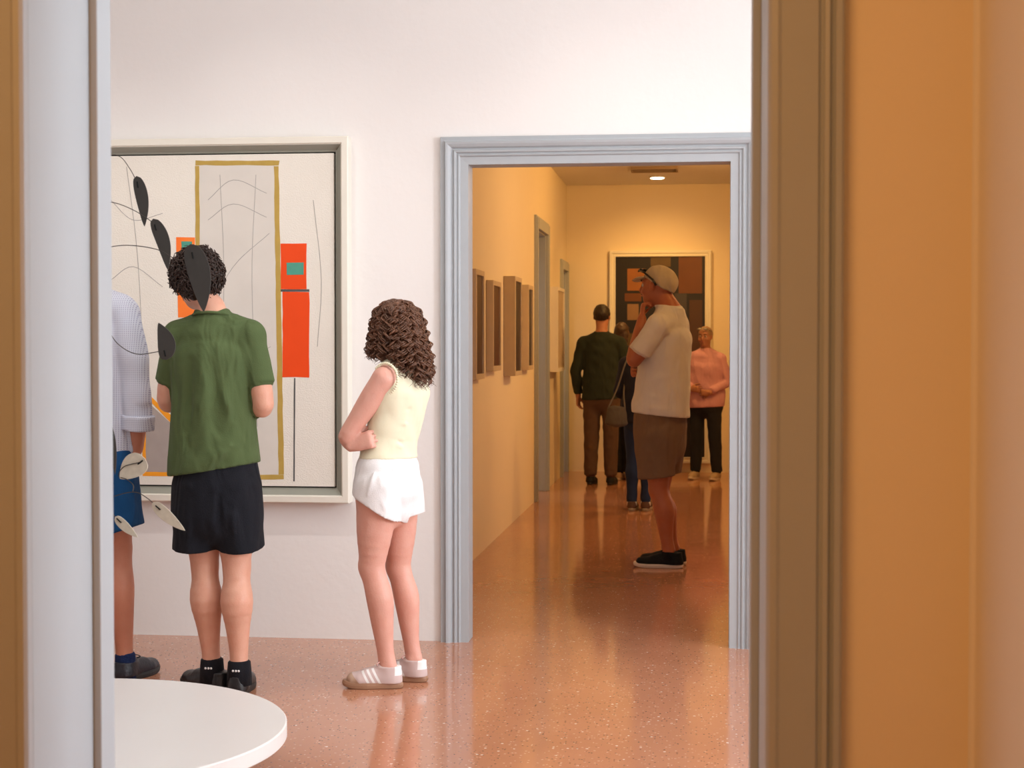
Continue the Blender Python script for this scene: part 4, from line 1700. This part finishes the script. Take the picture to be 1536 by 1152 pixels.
# ================================================================== the man with rolled sleeves behind the door jamb
def left_man():
    Y0 = 6.34
    base = fl(140, 1034)
    root = empty('person', (base.x, base.y, 0), 'person in pale dotted shirt and blue shorts half hidden by the left door jamb', 'person', 'visitors in the gallery')
    A = lambda px, py, dy=0.0: at(px, py, Y0 + dy)
    side = Vector((1, .12, 0)).normalized()
    r, f, u = bodyframe(side)
    skin = skinmat('tanned_skin', (0.55, 0.25, 0.16))
    cx = 132
    hd = A(128, 372, .03)
    sL, sR = A(74, 462), A(186, 470)
    eL, eR = A(60, 575, .0), A(208, 590, -.03)
    wL, wR = A(84, 668, .10), A(204, 672, .02)
    hL, hR = A(108, 715), A(166, 715)
    kL, kR = A(98, 820, .0), A(178, 822, .02)
    aL, aR = A(96, 1002, .0), A(188, 1002, .03)
    B = Field((base.x - .48, Y0 - .36, -.02), (base.x + .42, Y0 + .40, 1.95), .006)
    torso(B, [(A(135, 735), (.155, .110)), (A(135, 700), (.170, .120)), (A(134, 650), (.150, .105)), (A(132, 560), (.165, .110)), (A(131, 500), (.170, .110)), (A(130, 465), (.150, .085)), (A(129, 440), (.08, .065))], side, .03)
    B.sweep([sL, A(130, 452), sR], [.055, .062, .055], (0, 1, 0), .03)
    B.sweep([A(129, 450), A(128, 415, .02), hd - u * .04], [(.060, .062), (.056, .060), (.055, .06)], side, .03)
    leg(B, hL, kL, aL, side, f, 1.0, 1.05, f)
    leg(B, hR, kR, aR, side, f, 1.0, 1.05, Vector((.4, .9, 0)))
    BT = B.clone()
    BT.F = B.F.copy()
    BA = B.clone()
    BA.F = B.F.copy()
    E = head(B, hd, (.1, 1, 0), u, 1.02)
    for (s_, e_, w_) in ((sL, eL, wL), (sR, eR, wR)):
        limb(B, [(s_, .054), (lerp(s_, e_, .4), .050), (e_, .044), (lerp(e_, w_, .3), .045), (w_, (.030, .034))], side, .02)
        limb(BA, [(s_, .054), (lerp(s_, e_, .4), .050), (e_, .044), (lerp(e_, w_, .3), .045), (w_, (.030, .034))], side, .02)
    hand(B, wR, (-.1, .25, -1), (-1, 0, 0), (0, 1, 0), .3)
    hand(B, wL, (.3, .2, -1), (1, 0, 0), (0, 1, 0), .3)
    B.build('body', skin, root)
    face_parts(E, root)
    T = B.clone()
    T.sweep([A(134, 696), A(134, 670), A(133, 620), A(132, 560), A(131, 500), A(131, 468), A(130, 440)],
            [(.182, .140), (.184, .140), (.184, .136), (.182, .132), (.180, .124), (.165, .098), (.085, .078)], side, 0, flat0=True, flat1=True)
    T.sweep([A(80, 462), A(130, 450), A(180, 462)], [.060, .066, .062], (0, 1, 0), .035)
    T.sweep([A(186, 472), A(200, 540, -.02), A(206, 632, -.02)], [(.070, .070), (.064, .064), (.058, .060)], (0, 1, 0), .015, flat1=True)
    T.sweep([A(76, 470), A(64, 540), A(66, 610, .03)], [.068, .064, .060], (0, 1, 0), .015, flat1=True)
    for (a, c, w, am) in (((190, 485), (182, 560), .014, -.016), ((178, 500), (186, 640), .014, -.014), ((150, 560), (175, 650), .018, .008), ((165, 500), (150, 560), .02, .007), ((200, 560), (214, 580), .010, -.006), ((196, 590), (216, 600), .010, .006), ((198, 520), (214, 540), .012, .006)):
        T.fold(A(a[0], a[1], -.12), A(c[0], c[1], -.12), w, am)
    T.rumple(.004, .13, 12)
    a, c = A(160, 696, -.14), A(196, 676, -.10)
    dv = (c - a).normalized()
    n = Vector((dv.z, 0, -dv.x))
    if n.z > 0:
        n = -n
    T.wrap(BA, .006, .012)
    T.cut(a, n)
    dm = dotted_shirt_material()
    sh = T.build('shirt', dm, root)
    C = B.clone()
    C.sweep([A(207, 622, -.02), A(206, 645, -.015)], [(.068, .070), (.066, .068)], (0, 1, 0), 0, flat0=True, flat1=True)
    C.sweep([A(206, 642, -.02), A(205, 660, -.015)], [(.046, .046), (.046, .046)], (0, 1, 0), .003, mode='sub')
    C.rumple(.0015, .06, 21)
    C.build('rolled_cuff', dm, sh)
    C = B.clone()
    C.sweep([A(130, 452, 0), A(129, 436, .01)], [(.075, .075), (.070, .072)], side, 0, flat1=True, flat0=True)
    C.build('collar', dm, sh)
    T = B.clone()
    T.sweep([A(135, 672), A(135, 700), A(135, 735)], [(.165, .125), (.184, .138), (.186, .138)], side, 0)
    T.sweep([A(108, 700), A(98, 820)], [(.100, .115), (.098, .112)], side, .03)
    T.sweep([A(168, 700), A(186, 820)], [(.100, .118), (.092, .112)], side, .03)
    for (a, c, w, am) in (((150, 720), (150, 795), .012, -.014), ((180, 710), (195, 780), .016, .007), ((200, 700), (208, 780), .012, -.005)):
        T.fold(A(a[0], a[1], -.12), A(c[0], c[1], -.11), w, am)
    T.rumple(.003, .13, 18)
    a, c = A(162, 803, -.1), A(219, 784, -.1)
    dv = (c - a).normalized()
    n = Vector((dv.z, 0, -dv.x))
    if n.z > 0:
        n = -n
    T.wrap(BT, .008, .02)
    T.cut(a, n)
    T.build('shorts', fabric('blue_cotton', (0.010, 0.070, 0.20)), root)
    mb = MB()
    hair_short_curls(mb, hd, (.1, 1, 0), u, 500, 9, rr=(.080, .098, .092), clen=.018, crad=.003, face_cut=.4)
    Hf = B.clone()
    Hf.ell(hd + u * .03 - f * .014, (r, f, u), (.079, .099, .092), 0)
    Hf.cut(hd + f * .06 - u * .0, f * .8 - u * .8)
    Hf.build('hair', hairmat('grey_brown_hair', (0.07, 0.05, 0.04), (0.14, 0.11, 0.09)), root, extra=mb)
    nv = fabric('navy_sock_knit', (0.012, 0.025, 0.085), bump=.6, bscale=120)
    for an in (aL, aR):
        sock(root, [an + u * .065, an + u * .055, an - u * .0, an - u * .045], [.037, .042, .043, .045], nv)
    mu, ms = mat('dark_navy_leather', (0.012, 0.014, 0.022), .4, .5, bump=.2), mat('dark_rubber', (0.02, 0.02, 0.02), .5, .4)
    shoe(root, aR + Vector((-.012, -.055, 0)), (.22, 1), .29, .105, mu=mu, ms=ms)
    shoe(root, aL + Vector((0, -.055, 0)), (-.1, 1), .29, .105, mu=mu, ms=ms)


# ================================================================== the man in the cap, in the far room
def cap_man():
    Y0 = 10.05
    base = fl(992, 848)
    root = empty('person', (base.x, base.y, 0), 'person in cream cap, white T-shirt and brown shorts holding a hand to the chin', 'person', 'visitors in the far room')
    A = lambda px, py, dy=0.0: at(px, py, Y0 + dy)
    fwd = Vector((-.88, .47, 0)).normalized()
    u = Vector((0, 0, 1))
    side = fwd.cross(u).normalized()
    r, f = side, fwd
    skin = skinmat('sun_tanned_skin', (0.42, 0.145, 0.07))
    hd = A(986, 430, .02)
    hup = Vector((.12, 0, 1)).normalized()
    sL, sR = A(984, 492, -.17), A(1014, 490, .17)
    eL, eR = A(951, 540, -.18), A(990, 550, .28)
    wL, wR = A(963, 478, -.04), A(956, 556, .08)
    hL, hR = A(986, 655, -.08), A(994, 655, .09)
    kL, kR = A(988, 735, -.07), A(990, 738, .12)
    aL, aR = A(1003, 826, -.06), A(1010, 824, .08)
    B = Field((base.x - .32, Y0 - .42, -.02), (base.x + .38, Y0 + .50, 2.02), .0075)
    torso(B, [(A(991, 668), (.165, .130)), (A(991, 640), (.175, .145)), (A(993, 600), (.165, .150)), (A(996, 560), (.165, .145)), (A(1000, 515), (.175, .130)), (A(1004, 488), (.160, .095)), (A(1006, 468), (.085, .07))], side, .03)
    B.sweep([sL, A(1003, 478), sR], [.056, .062, .056], (0, 1, 0), .03)
    B.sweep([A(1006, 472), A(1000, 456), hd - u * .03 - f * .01], [(.064, .066), (.060, .066), (.060, .066)], side, .03)
    hfd = Vector((-.90, .40, .02))
    leg(B, hL, kL, aL, side, f, 1.05, 1.06, Vector((-1, .1, 0)))
    leg(B, hR, kR, aR, side, f, 1.05, 1.06, Vector((-1, .1, 0)))
    BT = B.clone()
    BT.F = B.F.copy()
    BA = B.clone()
    BA.F = B.F.copy()
    E = head(B, hd - f * .0, hfd, hup, 1.08)
    limb(B, [(sL, .056), (lerp(sL, eL, .4), .054), (eL, .046), (lerp(eL, wL, .3), .047), (lerp(eL, wL, .7), .037), (wL, (.030, .027))], side, .02)
    limb(BA, [(sL, .056), (lerp(sL, eL, .4), .054), (eL, .046), (lerp(eL, wL, .3), .047), (lerp(eL, wL, .7), .037), (wL, (.030, .027))], side, .02)
    limb(B, [(sR, .056), (lerp(sR, eR, .4), .052), (eR, .044), (lerp(eR, wR, .3), .046), (wR, (.030, .027))], side, .02)
    limb(BA, [(sR, .056), (lerp(sR, eR, .4), .052), (eR, .044), (lerp(eR, wR, .3), .046), (wR, (.030, .027))], side, .02)
    hand(B, wL, (.05, .30, 1), (1, .2, 0), (.3, 1, 0), .85)
    hand(B, wR, (-.3, -.9, 0), (1, 0, 0), (0, 0, 1), .6)
    B.build('body', skin, root)
    face_parts(E, root, 1.08)
    T = B.clone()
    T.sweep([A(991, 626), A(991, 610), A(993, 590), A(996, 550), A(1001, 512), A(1004, 490), A(1006, 462)],
            [(.185, .185), (.185, .180), (.182, .172), (.182, .162), (.185, .148), (.168, .112), (.088, .086)], side, 0, flat0=True, flat1=True)
    T.sweep([A(985, 488, -.17), A(1004, 477), A(1018, 488, .17)], [.070, .074, .070], (0, 1, 0), .035)
    T.sweep([A(986, 492, -.17), A(970, 514, -.19), A(960, 529, -.19)], [.070, .070, .072], (0, 1, 0), .02, flat1=True)
    T.sweep([A(1014, 492, .17), A(1000, 520, .24)], [.070, .072], (0, 1, 0), .02, flat1=True)
    for (a, c, w, am) in (((1000, 500), (985, 540), .02, -.010), ((990, 500), (1010, 498), .016, .008), ((960, 590), (1000, 600), .014, .006), ((970, 570), (1020, 560), .02, .006), ((1000, 530), (1020, 590), .02, -.007), ((956, 610), (1030, 618), .014, .006)):
        T.fold(A(a[0], a[1], -.19), A(c[0], c[1], -.17), w, am)
    T.rumple(.005, .16, 31)
    a, c = A(949, 619, -.1), A(1033, 628, -.1)
    dv = (c - a).normalized()
    n = Vector((dv.z, 0, -dv.x))
    if n.z > 0:
        n = -n
    T.wrap(BA, .006, .012)
    T.cut(a, n)
    T.build('t_shirt', fabric('white_jersey', (0.74, 0.70, 0.66), nscale=18), root)
    T = B.clone()
    T.sweep([A(991, 605), A(990, 640), A(990, 665)], [(.168, .150), (.180, .165), (.176, .160)], side, 0)
    T.sweep([A(984, 655, -.08), A(984, 735, -.07)], [(.104, .130), (.100, .118)], side, .03)
    T.sweep([A(998, 655, .09), A(994, 735, .10)], [(.104, .130), (.100, .115)], side, .03)
    for (a, c, w, am) in (((962, 640), (975, 700), .018, .008), ((1005, 640), (1006, 700), .014, -.012), ((970, 680), (1000, 672), .014, .006), ((965, 700), (990, 690), .012, -.005)):
        T.fold(A(a[0], a[1], -.18), A(c[0], c[1], -.16), w, am)
    T.rumple(.004, .12, 33)
    T.wrap(BT, .008, .02)
    T.cut(A(984, 717, -.1), (.12, 0, -1))
    T.build('shorts', fabric('brown_cotton', (0.20, 0.125, 0.08)), root)
    # cap with peak, sunglasses pushed up on it
    hfd.normalize()
    hr = hfd.cross(hup).normalized()
    C = B.clone()
    C.ell(hd + hup * .034 - hfd * .018, (hr, hfd, hup), (.090, .114, .100), 0)
    C.cut(hd + hup * .020, -hup + hfd * .45)
    C.rumple(.003, .07, 3)
    cream = fabric('cream_cap_cotton', (0.60, 0.50, 0.36), noise=.3, nscale=14)
    cap = C.build('cap', cream, root)
    C = B.clone()
    C.sweep([hd + hup * .055 + hfd * .07, hd + hup * .050 + hfd * .115, hd + hup * .036 + hfd * .158], [(.080, .012), (.078, .010), (.050, .009)], hr, 0)
    C.build('peak', cream, cap)
    gl = MB()
    for q in (-1, 1):
        gl.tube([hd + hr * (q * .060) + hfd * .112 + hup * .098, hd + hr * (q * .092) + hfd * .055 + hup * .080, hd + hr * (q * .097) - hfd * .01 + hup * .035, hd + hr * (q * .092) - hfd * .035 + hup * .0], .0065, 6)
        gl.tube([hd + hr * (q * .012) + hfd * .118 + hup * .105, hd + hr * (q * .060) + hfd * .108 + hup * .098], [.013, .016], 8, rad2=[.006, .006])
    g = part(gl, 'sunglasses', mat('black_plastic', (0.01, 0.01, 0.01), .25, .5), root)
    mu, ms = fabric('black_mesh_upper', (0.012, 0.014, 0.018)), mat('pale_foam_sole', (0.62, 0.55, 0.48), .6)
    shoe(root, Vector((aL.x + .09, aL.y, 0)), (-1, .10), .31, .11, mu=mu, ms=ms, h=.006, hgt=.10)
    shoe(root, Vector((aR.x + .08, aR.y, 0)), (-1, .18), .31, .11, mu=mu, ms=ms, h=.006, hgt=.10)
    for an in (aL, aR):
        sock(root, [an - u * .0, an - u * .01, an - u * .05], [.036, .043, .045], fabric('black_sock_knit', (0.012, 0.012, 0.016)))


def standing(label, px, pfoot, ptop, facing, top_c, bot_c, hair_c, skin_c, shoe_c, Y=None, arms='down', lean=0.0, wscale=1.0, sleeves=True, group='visitors in the far room', long_hair=False, glasses=False, h=.009, feet=None, sole_c=(.3, .25, .2), sockc=None, hair_n=260, legw=1.0):
    """a smaller, distant standing visitor; px/pfoot/ptop measured in the photo"""
    g = fl(px, pfoot)
    Y0 = g.y if Y is None else Y
    top = at(px, ptop, Y0)
    s = top.z / 1.75
    base = Vector((g.x, Y0, 0))
    root = empty('person', (base.x, base.y, 0), label, 'person', group)
    fwd = Vector((facing[0], facing[1], 0)).normalized()
    u = Vector((0, 0, 1))
    side = fwd.cross(u).normalized()
    W_ = wscale

    def Q(x, y, z):
        return base + side * (x * s * W_) + fwd * (y * s) + u * (z * s) + side * (lean * z * s)
    skin = skinmat('skin_%03d' % int(skin_c[0] * 1000), skin_c)
    hd = Q(0, .02, 1.635)
    fx = feet or ((-.10, 0), (.10, 0))
    hp = [Q(q * .085, 0, .90) for q in (-1, 1)]
    an = [Q(fx[i][0], fx[i][1], .085) for i in (0, 1)]
    kn = [lerp(hp[i], an[i], .5) + fwd * .015 for i in (0, 1)]
    B = Field((base.x - .48 * s, base.y - .45 * s, -.02), (base.x + .48 * s, base.y + .45 * s, top.z + .12), h)
    torso(B, [(Q(0, 0, .86), (.150 * W_, .110)), (Q(0, 0, .95), (.160 * W_, .115)), (Q(0, 0, 1.08), (.135 * W_, .100)), (Q(0, 0, 1.25), (.155 * W_, .110)), (Q(0, 0, 1.38), (.150 * W_, .095)), (Q(0, 0, 1.45), (.07, .06))], side, .03)
    sh = [Q(q * .165, 0, 1.38) for q in (-1, 1)]
    B.sweep([sh[0], Q(0, 0, 1.41), sh[1]], [.05 * s, .056 * s, .05 * s], (0, 1, 0), .03)
    B.sweep([Q(0, 0, 1.42), Q(0, .0, 1.50), hd - u * .03], [.056 * s, .054 * s, .055 * s], side, .03)
    for i in (0, 1):
        leg(B, hp[i], kn[i], an[i], side, fwd, s, 1.0, fwd)
    BT = B.clone()
    BT.F = B.F.copy()
    BA = B.clone()
    BA.F = B.F.copy()
    E = head(B, hd, fwd + Vector((0, 0, -.05)), u, s)
    if arms == 'down':
        el = [Q(q * .23, -.02, 1.10) for q in (-1, 1)]
        wr = [Q(q * .22, .05, .86) for q in (-1, 1)]
        hd_d = [(0, .1, -1)] * 2
    elif arms == 'front':
        el = [Q(q * .23, -.01, 1.12) for q in (-1, 1)]
        wr = [Q(q * .10, .18, 1.02 + q * .02) for q in (-1, 1)]
        hd_d = [side * .9 + fwd * .2, -side * .9 + fwd * .2]
    elif arms == 'mixed':
        el = [Q(-.23, -.02, 1.10), Q(.235, .0, 1.12)]
        wr = [Q(-.22, .04, .86), Q(.10, .20, 1.05)]
        hd_d = [(0, 0, -1), -side * .9 + fwd * .3]
    for i in (0, 1):
        limb(B, [(sh[i], .050 * s), (lerp(sh[i], el[i], .4), .046 * s), (el[i], .040 * s), (lerp(el[i], wr[i], .3), .041 * s), (wr[i], .027 * s)], side, .02)
        limb(BA, [(sh[i], .050 * s), (lerp(sh[i], el[i], .4), .046 * s), (el[i], .040 * s), (lerp(el[i], wr[i], .3), .041 * s), (wr[i], .027 * s)], side, .02)
        hand(B, wr[i], hd_d[i], fwd * -.2 - side * (1 if i else -1) * .8, fwd, .5, s)
    B.build('body', skin, root)
    face_parts(E, root, s)
    T = B.clone()
    T.sweep([Q(0, 0, .78), Q(0, 0, 1.0), Q(0, 0, 1.12), Q(0, 0, 1.28), Q(0, 0, 1.38), Q(0, 0, 1.475)],
            [(.185 * W_, .145), (.180 * W_, .140), (.170 * W_, .132), (.175 * W_, .130), (.165 * W_, .105), (.078, .072)], side, 0, flat0=True, flat1=True)
    T.sweep([sh[0], Q(0, 0, 1.415), sh[1]], [.062 * s, .066 * s, .062 * s], (0, 1, 0), .035)
    for i in (0, 1):
        if sleeves:
            T.sweep([sh[i], el[i], lerp(el[i], wr[i], .88)], [.064 * s, .055 * s, .044 * s], (0, 1, 0), .015, flat1=True)
        else:
            T.sweep([sh[i], lerp(sh[i], el[i], .6)], [.064 * s, .062 * s], (0, 1, 0), .015, flat1=True)
    T.rumple(.007, .14, int(px) % 50)
    T.wrap(BA, .006, .012)
    T.cut(Q(0, 0, .83), (.05, 0, -1))
    T.build('top', fabric('top_%d' % int(px), top_c), root)
    T = B.clone()
    T.sweep([Q(0, 0, .94), Q(0, 0, .90), Q(0, 0, .85)], [(.155 * W_, .120), (.172 * W_, .135), (.165 * W_, .130)], side, 0)
    for i in (0, 1):
        T.sweep([hp[i] - u * .03, kn[i], an[i] + u * .01], [(.092 * s * legw, .102 * s * legw), (.076 * s * legw, .082 * s * legw), (.062 * s * legw, .070 * s * legw)], side, .03, flat1=True)
        T.fold(kn[i] - fwd * .08 - side * .05, kn[i] - fwd * .08 + side * .05, .02, .007)
        T.fold(an[i] - fwd * .07 - side * .05 + u * .08, an[i] - fwd * .07 + side * .05 + u * .07, .016, .007)
    T.rumple(.004, .12, int(px) % 40 + 3)
    T.wrap(BT, .008, .02)
    T.build('trousers', fabric('trousers_%d' % int(px), bot_c), root)
    mb = MB()
    Hf = B.clone()
    Hf.ell(hd + u * .034 * s - fwd * .016 * s, (side, fwd, u), (.080 * s, .098 * s, .088 * s), 0)
    Hf.cut(hd + fwd * .058 * s, fwd * .8 - u * .75)
    if long_hair:
        Hf2 = B.clone()
        Hf2.sweep([hd - fwd * .03, hd - fwd * .05 - u * .12 * s], [(.088 * s, .070 * s), (.075 * s, .040 * s)], side, 0)
        Hf2.ell(hd + fwd * .10 * s - u * .03, (side, fwd, u), (.052 * s, .060 * s, .085 * s), .01, mode='sub')
        Hf.F = np.minimum(Hf.F, Hf2.F)
    Hf.rumple(.004, .04, 5)
    hair_short_curls(mb, hd, fwd, u, hair_n, int(px), rr=(.080, .098, .090), clen=.014, crad=.004, face_cut=.35, s=s, lowback=-.06)
    Hf.build('hair', hairmat('hair_%d' % int(hair_c[0] * 1000), hair_c, tuple(c * 2.0 for c in hair_c)), root, extra=mb)
    if glasses:
        gb = MB()
        for q in (-1, 1):
            gb.tube([E((q * .008, .100, .095), 0), E((q * .035, .098, .095), 0), E((q * .062, .080, .092), 0)], [.012 * s, .018 * s, .012 * s], 8, rad2=[.005, .005, .005])
            gb.tube([E((q * .062, .080, .092), 0), E((q * .084, .0, .06), 0)], .004, 6)
        part(gb, 'sunglasses', mat('grey_lens', (0.25, 0.22, 0.2), .15, .6), root)
    mu = mat('shoe_%d' % int(px), shoe_c, .6, .3)
    ms = mat('sole_%d' % int(px), sole_c, .6, .3)
    for i in (0, 1):
        if sockc:
            sock(root, [an[i] + u * .02, an[i] - u * .03], [.040, .044], fabric('sock_%d' % int(px), sockc))
        shoe(root, an[i] - fwd * .06, fwd, .27 * s, .10 * s, mu=mu, ms=ms, h=.008, laces=False, hgt=.08)
    return root, Q, s


boy()
girl()
left_man()
cap_man()
standing('person in dark green long sleeved shirt and brown trousers standing with back turned', 902, 727, 457, (.12, 1), (0.030, 0.038, 0.028), (0.11, 0.065, 0.045), (0.016, 0.009, 0.006), (0.50, 0.24, 0.15), (0.010, 0.010, 0.010),
         arms='mixed', wscale=1.08, feet=((-.10, 0), (.085, 0)), sole_c=(.02, .02, .02))
standing('person in pink long sleeved top and dark trousers with glasses pushed up on the head', 1058, 719, 490, (-.35, -1), (0.62, 0.32, 0.38), (0.022, 0.022, 0.028), (0.20, 0.12, 0.07), (0.40, 0.19, 0.12), (0.42, 0.30, 0.20),
         arms='front', wscale=1.12, long_hair=False, glasses=True, feet=((-.13, .02), (.11, -.02)), sole_c=(.6, .5, .4))
jeans = standing('person in navy top and blue jeans, mostly hidden behind the cap wearer', 959, 766, 486, (.1, 1), (0.020, 0.022, 0.045), (0.020, 0.035, 0.10), (0.05, 0.025, 0.014), (0.45, 0.22, 0.14), (0.10, 0.05, 0.03),
         arms='front', wscale=.95, long_hair=True, lean=.02, legw=.78, feet=((-.075, 0), (.060, 0)), sockc=(.75, .72, .68))
standing('person in black trousers and tan shoes right beside the dark green long sleeved shirt', 932, 720, 484, (.2, 1), (0.028, 0.024, 0.035), (0.012, 0.012, 0.014), (0.04, 0.02, 0.012), (0.45, 0.22, 0.14), (0.42, 0.28, 0.18),
                    arms='front', wscale=.92, long_hair=True, feet=((-.03, 0), (.10, -.02)), sole_c=(.5, .4, .3))
# shoulder bag of the person in jeans, its strap over that person's left shoulder
QJ, sJ, rJ = jeans[1], jeans[2], jeans[0]
c = QJ(-.21, -.24, .90)
bag = empty('shoulder_bag', c, 'grey soft shoulder bag hanging from the person in navy top and blue jeans', 'bag')
Fb = Field((c.x - .17, c.y - .10, c.z - .20), (c.x + .17, c.y + .10, c.z + .20), .006)
Fb.sweep([c - Vector((0, 0, .06)), c + Vector((0, 0, .055))], [(.095, .040), (.078, .028)], (1, 0, 0), 0, cap=.9)
Fb.rumple(.005, .08, 4)
Fb.build('body', fabric('grey_bag_canvas', (0.10, 0.085, 0.075)), bag)
mb = MB()
mb.tube(catmull([c + Vector((-.07, 0, .06)), QJ(-.22, -.17, 1.15), QJ(-.16, -.12, 1.36), QJ(-.125, -.02, 1.475), QJ(-.13, .06, 1.42), QJ(-.16, .04, 1.30), QJ(-.16, -.13, 1.12), c + Vector((.07, 0, .06))], 6), .007, 6)
part(mb, 'strap', fabric('grey_bag_strap', (0.14, 0.12, 0.10)), bag)
